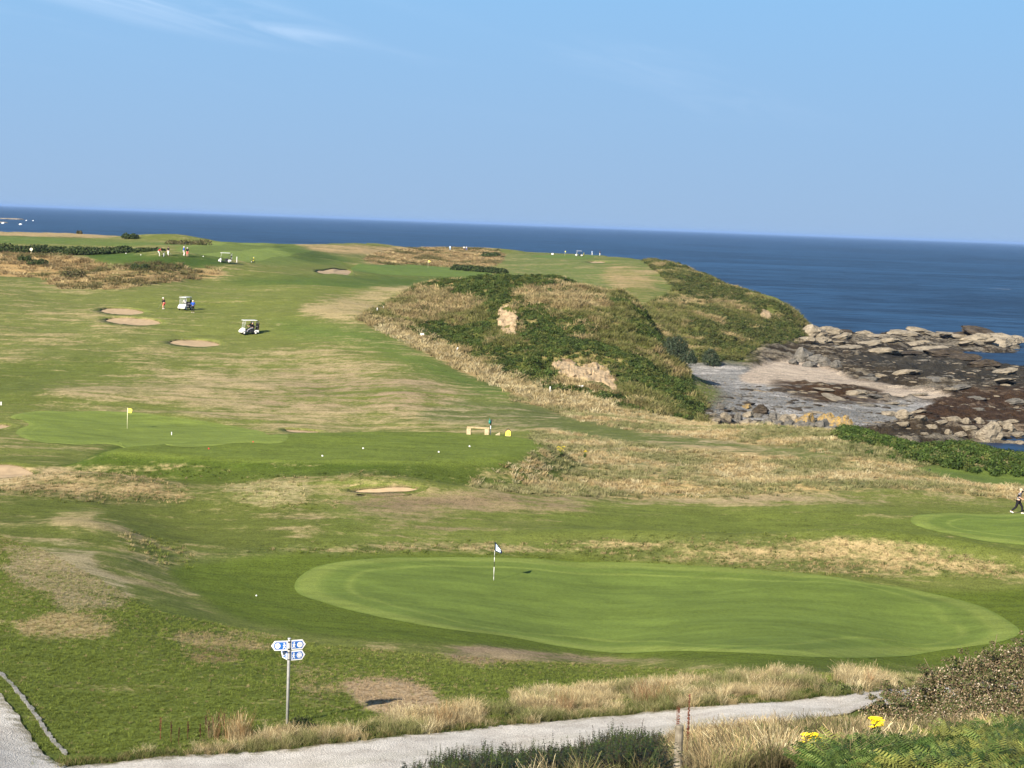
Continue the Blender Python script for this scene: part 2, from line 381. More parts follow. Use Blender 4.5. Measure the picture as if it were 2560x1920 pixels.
# left hand hummocks
zone([(-200, 1150), (700, 1190), (800, 1380), (420, 1400), (-200, 1330)], (0.108, 0.128, 0.026), TAN, 0.42, 20, 70, 128, jit=16, jm=6)
zone([(-60, 1225), (80, 1190), (250, 1180), (420, 1212), (480, 1245), (300, 1258), (100, 1238)], OLIVE, (0.33, 0.25, 0.125), 0.72, 8, 95, 125, jit=8)
zone([(-50, 1175), (120, 1172), (250, 1178), (120, 1195), (20, 1220), (-50, 1228)], OLIVE, (0.40, 0.31, 0.165), 0.84, 4, 95, 130, jit=4)
zone([(130, 1290), (200, 1268), (270, 1272), (240, 1300), (330, 1320), (430, 1375), (330, 1345), (180, 1322)], FAIR, TAN, 0.80, 7, 75, 110, jit=7)
zone([(180, 1190), (330, 1178), (520, 1165), (720, 1190), (900, 1180), (1160, 1188), (1190, 1202), (900, 1196), (700, 1206), (450, 1190), (300, 1196)], OLIVE, (0.34, 0.255, 0.13), 0.66, 6, 104, 126, k=.8, jit=8)
zone([(215, 1150), (300, 1116), (320, 1122), (262, 1155)], OLIVE, TAN, 0.85, 4, 104, 126, jit=3)
zone([(560, 1210), (740, 1200), (760, 1240), (620, 1260)], FAIR, (0.33, 0.285, 0.14), 0.62, 8, 98, 125, k=.8)
zone([(300, 1400), (520, 1370), (900, 1362), (1250, 1360), (1560, 1372), (1560, 1392), (1200, 1388), (700, 1388), (420, 1412)], (0.105, 0.130, 0.030), TAN, 0.46, 6, 78, 110, k=.8)
# near lawn with sun scorched patches
zone([(-300, 1500), (300, 1490), (700, 1600), (1100, 1650), (1500, 1665), (2000, 1685), (2400, 1690), (2400, 1990), (-300, 1990)], LAWN, TAN, 0.20, 16, 36, 80, jit=10)
zone([(-300, 1380), (60, 1390), (120, 1480), (60, 1520), (-300, 1540)], LAWN, TAN, 0.25, 14, 40, 100, jit=10)
APRON = [(430, 1428), (560, 1398), (800, 1386), (1300, 1388), (1600, 1406), (1850, 1430), (2100, 1456), (2300, 1478), (2700, 1490), (2700, 1690), (2300, 1668), (1950, 1668), (1600, 1650), (1250, 1622), (1000, 1610), (800, 1588), (600, 1545), (480, 1480)]
zone(APRON, (0.100, 0.134, 0.018), TAN, 0.02, 6, 55, 110, jit=3)
for P, B, d in (([(20, 1370), (110, 1352), (220, 1362), (250, 1420), (330, 1470), (310, 1520), (180, 1535), (110, 1490), (40, 1460)], (0.335, 0.280, 0.155), .60),
                ([(40, 1560), (150, 1535), (270, 1560), (250, 1592), (110, 1598)], TAN, .72),
                ([(430, 1590), (520, 1575), (650, 1585), (700, 1610), (640, 1625), (470, 1615)], TAN, .80),
                ([(470, 1625), (600, 1625), (590, 1655), (480, 1665)], (0.25, 0.19, 0.09), .66),
                ([(830, 1705), (960, 1690), (1060, 1712), (1110, 1752), (1130, 1785), (1010, 1795), (920, 1770), (850, 1735)], (0.365, 0.275, 0.165), .92),
                ([(1110, 1620), (1300, 1618), (1550, 1640), (1760, 1650), (1550, 1664), (1300, 1655), (1150, 1650)], (0.25, 0.185, 0.115), .80),
                ([(880, 1606), (960, 1604), (985, 1618), (920, 1626)], TAN, .82), ([(1180, 1640), (1320, 1640), (1300, 1660), (1200, 1660)], (0.30, 0.23, 0.13), .8),
                ([(700, 1640), (1000, 1650), (1100, 1690), (800, 1700)], TAN, .40), ([(760, 1680), (860, 1700), (800, 1760), (720, 1740)], TAN, .5)):
    zone(P, None, B, d, 8, 38, 112, jit=10, jm=2.5)
# far left: dunes, tee, striped fairway
zone([(-300, 632), (120, 638), (260, 660), (250, 680), (140, 700), (-300, 700)], OLIVE, (0.40, 0.27, 0.115), 0.84, 5, 290, 420, jit=7, jm=8)
zone([(120, 690), (260, 672), (350, 655), (450, 660), (560, 678), (540, 690), (400, 706), (300, 722), (150, 718)], OLIVE, (0.36, 0.25, 0.11), 0.80, 5, 270, 380, jit=7, jm=8)
zone([(215, 640), (230, 632), (480, 640), (580, 655), (520, 668), (400, 662), (250, 652)], (0.060, 0.100, 0.018), TAN, 0.05, 4, 290, 350, jit=3)
zone([(-300, 588), (0, 585), (320, 606), (450, 612), (400, 632), (200, 612), (-300, 616)], (0.105, 0.150, 0.034), TAN, 0.18, 4, 380, 545, jit=5, jm=14)
zone([(-300, 572), (0, 576), (300, 590), (330, 601), (150, 593), (-300, 586)], OLIVE, (0.38, 0.28, 0.14), 0.9, 2, 480, 640, jit=2, jm=9)
zone([(440, 622), (520, 603), (700, 607), (800, 626), (860, 655), (600, 662), (480, 648)], (0.150, 0.195, 0.046), TAN, 0.10, 5, 330, 540, jit=4, jm=14)
zone([(690, 612), (800, 625), (880, 655), (780, 655), (720, 635)], (0.078, 0.115, 0.024), TAN, 0.18, 6, 330, 540, jit=4, jm=14)
zone([(735, 608), (820, 615), (950, 614), (1020, 620), (940, 636), (820, 632)], OLIVE, (0.40, 0.29, 0.14), 0.92, 4, 440, 660, jit=4, jm=12)
zone([(925, 640), (1020, 622), (1130, 618), (1250, 628), (1240, 662), (1150, 668), (1060, 662), (930, 662)], OLIVE, (0.395, 0.275, 0.125), 0.88, 5, 420, 760, jit=6, jm=12)
zone([(1255, 645), (1340, 632), (1500, 640), (1600, 650), (1655, 690), (1650, 735), (1500, 725), (1300, 690)], (0.122, 0.155, 0.040), (0.32, 0.25, 0.125), 0.34, 8, 330, 720, jit=6, jm=14)
zone([(1520, 660), (1640, 690), (1640, 740), (1560, 735), (1510, 700)], FAIR, (0.33, 0.245, 0.12), 0.60, 10, 330, 620, jit=9, jm=14)
zone([(560, 700), (760, 690), (960, 690), (1180, 688), (1050, 715), (900, 740), (760, 730)], (0.085, 0.125, 0.025), TAN, 0.10, 8, 290, 480, jit=6, jm=10)
zone([(760, 770), (870, 740), (1000, 715), (1060, 715), (960, 760), (920, 800), (800, 800)], FAIR, (0.345, 0.275, 0.135), 0.76, 10, 220, 330, jit=10, jm=8)
# stripes of mowing on the far fairway
stripe = (np.sin(X / 3.1 + Y * .004) > 0).astype(float)
ms = pxmask([(470, 622), (530, 606), (690, 608), (790, 626), (840, 652), (600, 658), (500, 645)], 6, 330, 540)
cA *= (1 + (stripe * .30 - .15) * ms)[..., None]
# hills
zone(None, (0.085, 0.100, 0.022), (0.290, 0.225, 0.100), 0.46, m=H1)
zone(None, (0.095, 0.110, 0.028), (0.280, 0.220, 0.100), 0.46, m=H2)
zone([(930, 800), (1010, 745), (1090, 705), (1180, 715), (1230, 780), (1130, 800), (1040, 830)], OLIVE, (0.29, 0.22, 0.10), 0.72, 12, 176, 285, jit=14, jm=6)
zone([(1270, 712), (1400, 712), (1500, 735), (1560, 770), (1480, 775), (1390, 752), (1290, 738)], OLIVE, (0.41, 0.29, 0.14), 0.90, 8, 176, 285, jit=9, jm=5)
zone([(1640, 750), (1760, 745), (1850, 755), (1780, 765), (1660, 765)], OLIVE, (0.36, 0.28, 0.13), 0.8, 4, 300, 500, jit=4)
zone([(1850, 900), (1990, 912), (2000, 922), (1880, 922)], (0.15, 0.185, 0.025), TAN, 0.05, 4, 262, 330, jit=3)
# the shore
zone(None, (0.040, 0.031, 0.020), (0.180, 0.155, 0.115), 0.26, m=FORE)
dry += bare * np.clip(rid * .45 + rid2 * .9 + rid3 * .35 - .2, -.4, .5)
zone([(2250, 1030), (2400, 980), (2700, 980), (2700, 1080), (2450, 1075), (2280, 1050)], (0.045, 0.027, 0.016), (0.16, 0.12, 0.085), 0.16, 12, 180, 300, jit=14, jm=6)
zone([(2100, 900), (2350, 880), (2700, 930), (2700, 985), (2300, 950)], (0.040, 0.036, 0.028), (0.15, 0.135, 0.11), 0.2, 12, 250, 400, jit=14, jm=6)
zone(None, (0.23, 0.228, 0.215), (0.36, 0.345, 0.325), 0.55, m=SHORE_SHINGLE * FORE)
zone(None, (0.43, 0.355, 0.275), (0.52, 0.425, 0.32), 0.6, m=SHORE_SAND * FORE)
zone([(1925, 962), (2000, 955), (2200, 968), (2210, 985), (2120, 990), (2230, 1010), (2100, 1008), (1990, 990)], (0.055, 0.032, 0.016), (0.24, 0.19, 0.13), 0.36, 5, 195, 270, jit=9, jm=5)
# the raised tee: close mown top, rougher banks
zone([(190, 1170), (300, 1108), (600, 1085), (1000, 1068), (1345, 1080), (1350, 1125), (1250, 1160), (900, 1182), (600, 1172), (330, 1160)], (0.078, 0.108, 0.018), TAN, 0.22, 5, 104, 140, jit=3)
zone(None, (0.054, 0.084, 0.012), TAN, 0.14, m=sstep(-5.5, -3.0, poly_sd(X, Y, TEE)) * (1 - sstep(-1.5, -.6, poly_sd(X, Y, TEE))) * (Y < 128) * .75)
zone(None, (0.124, 0.160, 0.029), TAN, 0.0, m=sstep(-1.6, -.6, poly_sd(X, Y, TEE)) * (Y < 140))
shade_n = 0.86 + 0.28 * n30
cA *= shade_n[..., None]; cB *= (0.92 + .16 * n8)[..., None]
dry *= 0.80
dry += ((n8 - .5) * 0.55 + (n30 - .5) * 0.35) * np.clip(dry * 3, 0.15, 1)
zone(APRON, None, None, 0.0, 6, 55, 110, k=.9, jit=3)
ALB = 0.76
cA *= ALB; cB *= ALB
# ------------------------------------------------------------------ helpers: heights, materials, meshes
def _grid_ix(x, y):
    s, t = np.asarray(x) / np.asarray(y), np.log(np.asarray(y))
    i = np.clip(np.searchsorted(sv, s) - 1, 0, len(sv) - 2); j = np.clip(np.searchsorted(tv, t) - 1, 0, len(tv) - 2)
    a = np.clip((s - sv[i]) / (sv[i + 1] - sv[i]), 0, 1); b = np.clip((t - tv[j]) / (tv[j + 1] - tv[j]), 0, 1)
    return i, j, a, b
def gsample(G, x, y):
    i, j, a, b = _grid_ix(x, y)
    return (G[j, i] * (1 - a) + G[j, i + 1] * a) * (1 - b) + (G[j + 1, i] * (1 - a) + G[j + 1, i + 1] * a) * b
ZT = ZL.copy()                      # natural height, before cups for greens and bunkers are cut
def zt(x, y):
    return gsample(ZT, x, y)
_Ds = np.exp(np.linspace(math.log(8), math.log(860), 5000))
def hit(u, v, D0=8, D1=860):
    """where the sight line through a photo pixel meets the ground"""
    d = ray(u, v); Ds = _Ds[(_Ds >= D0) & (_Ds <= D1)]
    zr = CAM_Z + d[2] * Ds
    g = zt(d[0] * Ds, Ds)
    k = np.nonzero(zr <= g)[0]
    D = Ds[k[0]] if len(k) else Ds[np.argmin(zr - g)]
    return np.array([d[0] * D, D, float(zt(np.array(d[0] * D), np.array(D)))])
def ground_pt(u, D):
    x = th_of(u) * D
    for _ in range(4):                      # plumb: the point that shows at column u of the tilted photo
        z = float(zt(np.array(x), np.array(D))); x += (u - float(project(x, D, z)[0])) * D / FPX
    return Vector((x, D, float(zt(np.array(x), np.array(D)))))

def new_mat(name):
    m = bpy.data.materials.new(name); m.use_nodes = True
    nt = m.node_tree; b = nt.nodes['Principled BSDF']
    b.inputs['Roughness'].default_value = 0.85
    b.inputs['Specular IOR Level'].default_value = 0.15
    return m, nt, b
class NT:
    """small helper for building node chains"""
    def __init__(s, nt): s.nt = nt
    def node(s, t, **kw):
        n = s.nt.nodes.new(t)
        for k, v in kw.items(): setattr(n, k, v)
        return n
    def put(s, sock, v):
        if hasattr(v, 'is_output'): s.nt.links.new(v, sock)
        else: sock.default_value = v
    def math(s, op, a, b=0.0, c=0.0, clamp=False):
        n = s.node('ShaderNodeMath', operation=op, use_clamp=clamp)
        for i, v in enumerate((a, b, c)): s.put(n.inputs[i], v)
        return n.outputs[0]
    def pos(s, scale=(1, 1, 1), kind='Object'):
        t = s.node('ShaderNodeTexCoord'); m = s.node('ShaderNodeMapping')
        m.inputs['Scale'].default_value = scale
        s.nt.links.new(t.outputs[kind], m.inputs['Vector'])
        return m.outputs[0]
    def noise(s, vec, scale, detail=4.0, rough=0.55, dist=0.0):
        n = s.node('ShaderNodeTexNoise')
        n.inputs['Scale'].default_value = scale; n.inputs['Detail'].default_value = detail
        n.inputs['Roughness'].default_value = rough; n.inputs['Distortion'].default_value = dist
        if vec is not None: s.nt.links.new(vec, n.inputs['Vector'])
        return n.outputs['Fac']
    def smooth(s, v, a, b, c=0.0, d=1.0):
        n = s.node('ShaderNodeMapRange', interpolation_type='SMOOTHSTEP')
        s.put(n.inputs['Value'], v); n.inputs['From Min'].default_value = a; n.inputs['From Max'].default_value = b
        n.inputs['To Min'].default_value = c; n.inputs['To Max'].default_value = d
        return n.outputs[0]
    def lin(s, v, a, b, c, d):
        n = s.node('ShaderNodeMapRange')
        s.put(n.inputs['Value'], v); n.inputs['From Min'].default_value = a; n.inputs['From Max'].default_value = b
        n.inputs['To Min'].default_value = c; n.inputs['To Max'].default_value = d
        return n.outputs[0]
    def mix(s, f, a, b, blend='MIX'):
        n = s.node('ShaderNodeMix', data_type='RGBA', blend_type=blend)
        s.put(n.inputs['Factor'], f)
        s.put(n.inputs['A'], (*a, 1) if isinstance(a, tuple) and len(a) == 3 else a)
        s.put(n.inputs['B'], (*b, 1) if isinstance(b, tuple) and len(b) == 3 else b)
        return n.outputs['Result']
    def scale(s, col, f):
        n = s.node('ShaderNodeVectorMath', operation='SCALE')
        s.nt.links.new(col, n.inputs[0]); s.put(n.inputs['Scale'], f)
        return n.outputs[0]
    def attr(s, name, kind='GEOMETRY'):
        n = s.node('ShaderNodeAttribute', attribute_name=name, attribute_type=kind)
        return n
    def bump(s, h, strength, dist):
        n = s.node('ShaderNodeBump')
        n.inputs['Strength'].default_value = strength; n.inputs['Distance'].default_value = dist
        s.nt.links.new(h, n.inputs['Height'])
        return n.outputs[0]
def plain(name, col, rough=0.6, spec=0.3, var=0.10, scale=6.0, metal=0.0, bump=0.0, col2=None):
    """one colour of paint, cloth or metal with slight wear in it"""
    m, nt, b = new_mat(name); h = NT(nt)
    n = h.noise(h.pos(), scale, 5.0)
    c2 = col2 or tuple(x * (1 - 2.2 * var) for x in col)
    c = h.mix(h.smooth(n, 0.3, 0.7), tuple(min(1, x * (1 + var)) for x in col), c2)
    nt.links.new(c, b.inputs['Base Color'])
    b.inputs['Roughness'].default_value = rough; b.inputs['Specular IOR Level'].default_value = spec; b.inputs['Metallic'].default_value = metal
    if bump: nt.links.new(h.bump(n, 0.5, bump), b.inputs['Normal'])
    return m

def tag(o, label=None, cat=None, group=None, kind=None):
    if label: o['label'] = label
    if cat: o['category'] = cat
    if group: o['group'] = group
    if kind: o['kind'] = kind
    return o
def link(o, parent=None):
    COL.objects.link(o)
    if parent is not None: o.parent = parent
    return o
def empty(name, loc, rz=0.0, label=None, cat=None, group=None):
    o = bpy.data.objects.new(name, None); o.empty_display_size = 0.2
    o.location = loc; o.rotation_euler = (0, 0, rz)
    link(o); return tag(o, label, cat, group)
def np_mesh(name, V, F, mat=None, smooth=True, attrs=None):
    """mesh straight from numpy arrays; F is (n,3) or (n,4)"""
    V = np.asarray(V, np.float32); F = np.asarray(F, np.int32)
    me = bpy.data.meshes.new(name)
    me.vertices.add(len(V)); me.vertices.foreach_set('co', V.ravel())
    k = F.shape[1]
    me.loops.add(F.size); me.loops.foreach_set('vertex_index', F.ravel())
    me.polygons.add(len(F))
    me.polygons.foreach_set('loop_start', np.arange(0, F.size, k, dtype=np.int32))
    me.polygons.foreach_set('use_smooth', np.full(len(F), smooth))
    me.update(calc_edges=True)
    for an, (ty, data) in (attrs or {}).items():
        a = me.attributes.new(an, ty, 'POINT')
        data = np.asarray(data, np.float32)
        if ty == 'FLOAT_COLOR':
            data = np.column_stack([data, np.ones(len(data), np.float32)])
            a.data.foreach_set('color', data.ravel())
        elif ty == 'FLOAT_VECTOR': a.data.foreach_set('vector', data.ravel())
        else: a.data.foreach_set('value', data.ravel())
    if mat: me.materials.append(mat)
    return me
def np_obj(name, V, F, mat=None, parent=None, smooth=True, attrs=None):
    return link(bpy.data.objects.new(name, np_mesh(name, V, F, mat, smooth, attrs)), parent)
class MB:
    """gathers simple shapes into one mesh"""
    def __init__(s): s.v, s.f = [], []
    def add(s, V, F):
        k = len(s.v); s.v += [tuple(map(float, p)) for p in V]; s.f += [tuple(i + k for i in q) for q in F]; return s
    def box(s, c, size, rot=None, taper=1.0):
        x, y, z = (q / 2 for q in size)
        P = [(-x, -y, -z), (x, -y, -z), (x, y, -z), (-x, y, -z), (-x * taper, -y * taper, z), (x * taper, -y * taper, z), (x * taper, y * taper, z), (-x * taper, y * taper, z)]
        P = [Vector(p) for p in P]
        if rot is not None: P = [rot @ p for p in P]
        P = [p + Vector(c) for p in P]
        return s.add(P, [(0, 3, 2, 1), (4, 5, 6, 7), (0, 1, 5, 4), (1, 2, 6, 5), (2, 3, 7, 6), (3, 0, 4, 7)])
    def tube(s, path, rad, n=10, caps=True):
        path = [Vector(p) for p in path]
        rad = rad if isinstance(rad, (list, tuple)) else [rad] * len(path)
        rings = []; prev = None
        for i, p in enumerate(path):
            d = (path[min(i + 1, len(path) - 1)] - path[max(i - 1, 0)]).normalized()
            a = prev - d * prev.dot(d) if prev is not None else d.orthogonal()
            a = a.normalized() if a.length > 1e-6 else d.orthogonal().normalized()
            prev = a; b = d.cross(a)
            rings.append([p + (a * math.cos(2 * math.pi * k / n) + b * math.sin(2 * math.pi * k / n)) * rad[i] for k in range(n)])
        V = [q for r_ in rings for q in r_]; F = []
        for i in range(len(path) - 1):
            for k in range(n):
                F.append((i * n + k, i * n + (k + 1) % n, (i + 1) * n + (k + 1) % n, (i + 1) * n + k))
        if caps: F.append(tuple(range(n))[::-1]); F.append(tuple((len(path) - 1) * n + k for k in range(n)))
        return s.add(V, F)
    def prism(s, poly, thick, M=None):
        """polygon in its x, z plane pushed to thickness along y (front at -thick/2)"""
        n = len(poly)
        P = [Vector((x, -thick / 2, z)) for x, z in poly] + [Vector((x, thick / 2, z)) for x, z in poly]
        if M is not None: P = [M @ p for p in P]
        return s.add(P, [tuple(range(n)), tuple(range(n, 2 * n))[::-1]] + [(i, n + i, n + (i + 1) % n, (i + 1) % n) for i in range(n)])
    def sphere(s, c, r_, n=10, m=6, sq=(1, 1, 1)):
        V = []
        for j in range(m + 1):
            ph = math.pi * j / m
            for k in range(n):
                a = 2 * math.pi * k / n
                V.append((c[0] + r_ * sq[0] * math.sin(ph) * math.cos(a), c[1] + r_ * sq[1] * math.sin(ph) * math.sin(a), c[2] + r_ * sq[2] * math.cos(ph)))
        F = [(j * n + k, (j + 1) * n + k, (j + 1) * n + (k + 1) % n, j * n + (k + 1) % n) for j in range(m) for k in range(n)]
        return s.add(V, F)
    def mesh(s, name, mat, smooth=False, bevel=0.0):
        me = bpy.data.meshes.new(name)
        me.from_pydata(s.v, [], s.f)
        bm = bmesh.new(); bm.from_mesh(me)
        bmesh.ops.remove_doubles(bm, verts=bm.verts, dist=1e-5)
        bmesh.ops.recalc_face_normals(bm, faces=bm.faces)
        if bevel: bmesh.ops.bevel(bm, geom=[e for e in bm.edges if len(e.link_faces) == 2 and e.calc_face_angle(0) > .6], offset=bevel, segments=2, affect='EDGES', profile=.5)
        bm.to_mesh(me); bm.free()
        if smooth:
            for p in me.polygons: p.use_smooth = True
        me.materials.append(mat)
        return me
    def build(s, name, mat, parent=None, smooth=False, bevel=0.0):
        return link(bpy.data.objects.new(name, s.mesh(name, mat, smooth, bevel)), parent)

# ------------------------------------------------------------------ ground materials
def ground_mat(name, fine=2.6, mid=0.55, amp=1.0, bumpd=0.06, fvar=0.55):
    m, nt, b = new_mat(name); h = NT(nt)
    p = h.pos()
    n1 = h.noise(p, fine, 5.0, 0.62); n2 = h.noise(p, mid, 5.0, 0.6, 0.6); n3 = h.noise(p, fine * 4.3, 3.0, 0.6)
    sl = h.node('ShaderNodeMapping'); sl.inputs['Scale'].default_value = (.20, 1, 1); sl.inputs['Rotation'].default_value = (0, 0, .12); nt.links.new(p, sl.inputs['Vector'])
    n4 = h.noise(sl.outputs[0], mid * .9, 5.0, .62, .5)
    nn = h.math('ADD', h.math('MULTIPLY', n1, 0.22), h.math('ADD', h.math('MULTIPLY', n2, 0.30), h.math('MULTIPLY', n4, .48)))
    v = h.math('ADD', h.attr('dry').outputs['Fac'], h.math('MULTIPLY', h.math('SUBTRACT', nn, 0.5), 2.9 * amp))
    f = h.smooth(v, 0.26, 0.74)
    c = h.mix(f, h.attr('cA').outputs['Color'], h.attr('cB').outputs['Color'])
    k = h.math('ADD', h.lin(n3, .25, .75, 1 - fvar, 1 + fvar), h.lin(n1, .3, .7, -.16, .16))
    sm = h.node('ShaderNodeMapping'); sm.inputs['Scale'].default_value = (.22, 1, 1); nt.links.new(p, sm.inputs['Vector'])
    st = h.noise(sm.outputs[0], mid * 2.2, 4.0, .6, .4)
    k = h.math('ADD', k, h.math('ADD', h.lin(st, .3, .7, -.17, .17), h.lin(n2, .3, .7, -.10, .10)))
    c = h.scale(c, k)
    nt.links.new(c, b.inputs['Base Color'])
    nt.links.new(h.bump(h.math('ADD', n3, n1), 0.55, bumpd), b.inputs['Normal'])
    b.inputs['Roughness'].default_value = 0.95; b.inputs['Specular IOR Level'].default_value = 0.06
    return m
M_GROUND = ground_mat('turf')
M_HILL = ground_mat('hill_turf', 1.5, 0.35, 1.0, 0.25, 0.6)
M_SHORE = ground_mat('shore_rock', 1.1, 0.40, 1.3, 0.45, 0.7)
M_GREEN = ground_mat('mown_green', 5.0, 0.5, 0.5, 0.015, 0.30)
M_SAND = plain('bunker_sand', (0.33, 0.245, 0.150), 0.95, 0.05, 0.07, 1.3, bump=0.02)
M_LIP = ground_mat('bunker_turf', 3.0, 0.8)
# ------------------------------------------------------------------ greens, bunkers, path: set out, then cut their beds in the land
def world_poly(px_pts, D0=8, D1=860, n=4):
    return smooth_poly([hit(u, v, D0, D1)[:2] for u, v in px_pts], n)
def lower(poly, depth, soft, grow=0.0):
    P = np.asarray(poly); lo, hi = P.min(0) - 3, P.max(0) + 3
    sel = (X > lo[0]) & (X < hi[0]) & (Y > lo[1]) & (Y < hi[1])
    if sel.any():
        sd = poly_sd(X[sel], Y[sel], P) + grow
        ZL[sel] -= depth * sstep(0, soft, sd)
GREENS = []
def green(label, px_pts, D0, D1, A=GREEN, collar=(0.188, 0.236, 0.052), cw=1.6, lift=0.03, band=True):
    P = world_poly(px_pts, D0, D1, 8); n = len(P)
    c = P.mean(0); rr = np.linspace(1, 0, 46) ** 0.9
    V, ed = [], []
    for r_ in rr[:-1]:
        q = c + (P - c) * r_
        V.append(q); ed.append(np.hypot(*(P - q).T))
    V = np.concatenate(V + [c[None]]); ed = np.concatenate(ed + [np.array([np.hypot(*(P - c).T).mean()])])
    z = zt(V[:, 0], V[:, 1]) + lift * sstep(0, 0.6, ed) + 0.012
    m = len(rr) - 1; F = []
    k = np.arange(n); k1 = (k + 1) % n
    for i in range(m - 1):
        F.append(np.column_stack([i * n + k, i * n + k1, (i + 1) * n + k1, (i + 1) * n + k]))
    F = np.concatenate(F)
    tri = np.column_stack([(m - 1) * n + k, (m - 1) * n + k1, np.full(n, m * n), np.full(n, m * n)])
    V3 = np.column_stack([V, z])
    F3 = np.concatenate([F[:, [0, 1, 2]], F[:, [0, 2, 3]], tri[:, :3]])[:, ::-1]
    A = np.array(A) * ALB; C = np.array(collar) * ALB
    e = ed + (fbm(V[:, 0] / 1.5, V[:, 1] / 1.5, 77, 2) - .5) * .25
    a = A[None] * (0.93 + 0.14 * fbm(V[:, 0] / 5, V[:, 1] / 2.2, 78, 3))[:, None]
    if band:
        kk = (sstep(-.1, 0.35, e) * (1 - sstep(cw * .7, cw * 1.1, e)))[:, None]
        k2 = (sstep(cw * 1.7, cw * 1.8, e) * (1 - sstep(cw * 1.95, cw * 2.05, e)))[:, None]
        a = a * (1 - kk) + C * kk
        a = a * (1 - .7 * k2) + C * .75 * k2
        edge_ = (1 - sstep(0.0, .22, e))[:, None]; a = a * (1 + .10 * edge_)
    o = np_obj('putting_green', V3, F3, M_GREEN, attrs={'cA': ('FLOAT_COLOR', a), 'cB': ('FLOAT_COLOR', a * .86 + .0), 'dry': ('FLOAT', np.full(len(V), .45))})
    tag(o, label, None, None, 'structure')
    lower(P, 0.22, 0.9, -0.15)
    GREENS.append(P)
    return o
def bunker(label, px_pts, D0, D1, dep=0.22, fl=None, W=None):
    P = world_poly(px_pts, D0, D1, 6) if W is None else smooth_poly(W, 6); n = len(P); c = P.mean(0)
    D = c[1]; fl = fl or max(0.5, 0.0062 * D)
    rad = np.hypot(*(P - c).T)[:, None]
    jit = 1 + (fbm(np.arange(n) * .6, np.arange(n) * 0, 91, 2) - .5)[:, None] * .08
    P = c + (P - c) * jit
    zr = zt(P[:, 0], P[:, 1]) + 0.03
    out = c + (P - c) * (1 + fl / np.maximum(rad, .6)); zo = zt(out[:, 0], out[:, 1]) + 0.012
    w1 = c + (P - c) * (1 - min(.12, .12) / np.maximum(rad, 1))
    k = np.arange(n); k1 = (k + 1) % n
    lip = np_obj('turf_lip', np.vstack([np.column_stack([out, zo]), np.column_stack([P, zr]), np.column_stack([w1, zr - dep])]),
                 np.vstack([np.column_stack([k, k1, n + k1, n + k]), np.column_stack([n + k, n + k1, 2 * n + k1, 2 * n + k])]), M_LIP, None, True,
                 {'cA': ('FLOAT_COLOR', np.concatenate([gsampc(cA, out), gsampc(cA, P), np.tile((.10, .08, .04), (n, 1))])),
                  'cB': ('FLOAT_COLOR', np.concatenate([gsampc(cB, out), gsampc(cB, P), np.tile((.16, .12, .07), (n, 1))])), 'dry': ('FLOAT', np.concatenate([gsample(dry, out[:, 0], out[:, 1]), gsample(dry, P[:, 0], P[:, 1]) * .8, np.full(n, .45)]))})
    V, zz_ = [], []
    for r_ in (1.02, .86, .68, .5, .3, .12):
        q = c + (w1 - c) * r_
        V.append(q); zz_.append((c[1] * 0 + zr) * r_ + zr.mean() * (1 - r_) - dep - 0.06 * (1 - r_) + (fbm(q[:, 0] * 1.6, q[:, 1] * 1.6, 92, 2) - .5) * .06)
    V = np.concatenate(V); zz_ = np.concatenate(zz_); m = 6
    F = np.concatenate([np.column_stack([i * n + k, i * n + k1, (i + 1) * n + k1, (i + 1) * n + k]) for i in range(m - 1)])
    F = list(map(tuple, F[:, ::-1])) + [tuple(((m - 1) * n + k))[::-1]]
    me = bpy.data.meshes.new('bunker'); me.from_pydata([tuple(p) for p in np.column_stack([V, zz_])], [], F); me.materials.append(M_SAND)
    for p in me.polygons: p.use_smooth = True
    o = link(bpy.data.objects.new('bunker', me)); tag(o, label, None, None, 'structure')
    lip.parent = o
    lower(P, dep + 0.45, 0.05, 0.05)
    return o
def gsampc(G, P):
    return np.column_stack([gsample(G[..., i], P[:, 0], P[:, 1]) for i in range(3)])
def ell(u0, u1, v0, v1, slope=0.0, n=12, pw=1.0):
    cu, cv, a, b = (u0 + u1) / 2, (v0 + v1) / 2, (u1 - u0) / 2, (v1 - v0) / 2
    return [(cu + a * math.cos(t) , cv + b * math.sin(t) + slope * math.cos(t) * a) for t in [2 * math.pi * i / n for i in range(n)]]

green('broad pale mown green in the foreground with the blue flag', [(736, 1468), (752, 1440), (800, 1415), (900, 1400), (1050, 1395), (1300, 1396), (1600, 1408), (1850, 1422), (2100, 1445), (2300, 1478), (2440, 1512), (2530, 1560), (2545, 1588), (2480, 1610), (2300, 1636), (2000, 1642), (1650, 1630), (1350, 1608), (1080, 1568), (850, 1520), (762, 1492)], 60, 105, cw=1.5)
green('mown green at the right edge under the walking golfer', [(2276, 1303), (2300, 1288), (2380, 1283), (2560, 1284), (2750, 1288), (2900, 1310), (2850, 1375), (2700, 1378), (2520, 1360), (2400, 1342), (2310, 1322)], 90, 135, cw=1.3)
green('mown green with the yellow flag behind the raised tee', [(26, 1044), (60, 1032), (160, 1029), (300, 1030), (420, 1042), (560, 1062), (660, 1082), (720, 1096), (600, 1108), (420, 1114), (300, 1116), (180, 1112), (90, 1104), (42, 1086), (46, 1074), (72, 1062), (52, 1050)], 120, 172, A=(0.165, 0.212, 0.045), cw=.7)
green('far striped green above the fairway with a small yellow flag', [(880, 668), (930, 662), (1050, 664), (1180, 673), (1230, 684), (1180, 690), (1050, 690), (950, 686), (890, 678)], 330, 560, A=(0.125, 0.180, 0.040), band=False, lift=.05)
green('distant green on the headland skyline with a thin pin', [(1330, 639), (1420, 637), (1500, 639), (1480, 644), (1400, 646), (1340, 643)], 480, 690, A=(0.12, 0.175, 0.04), band=False, lift=.05)
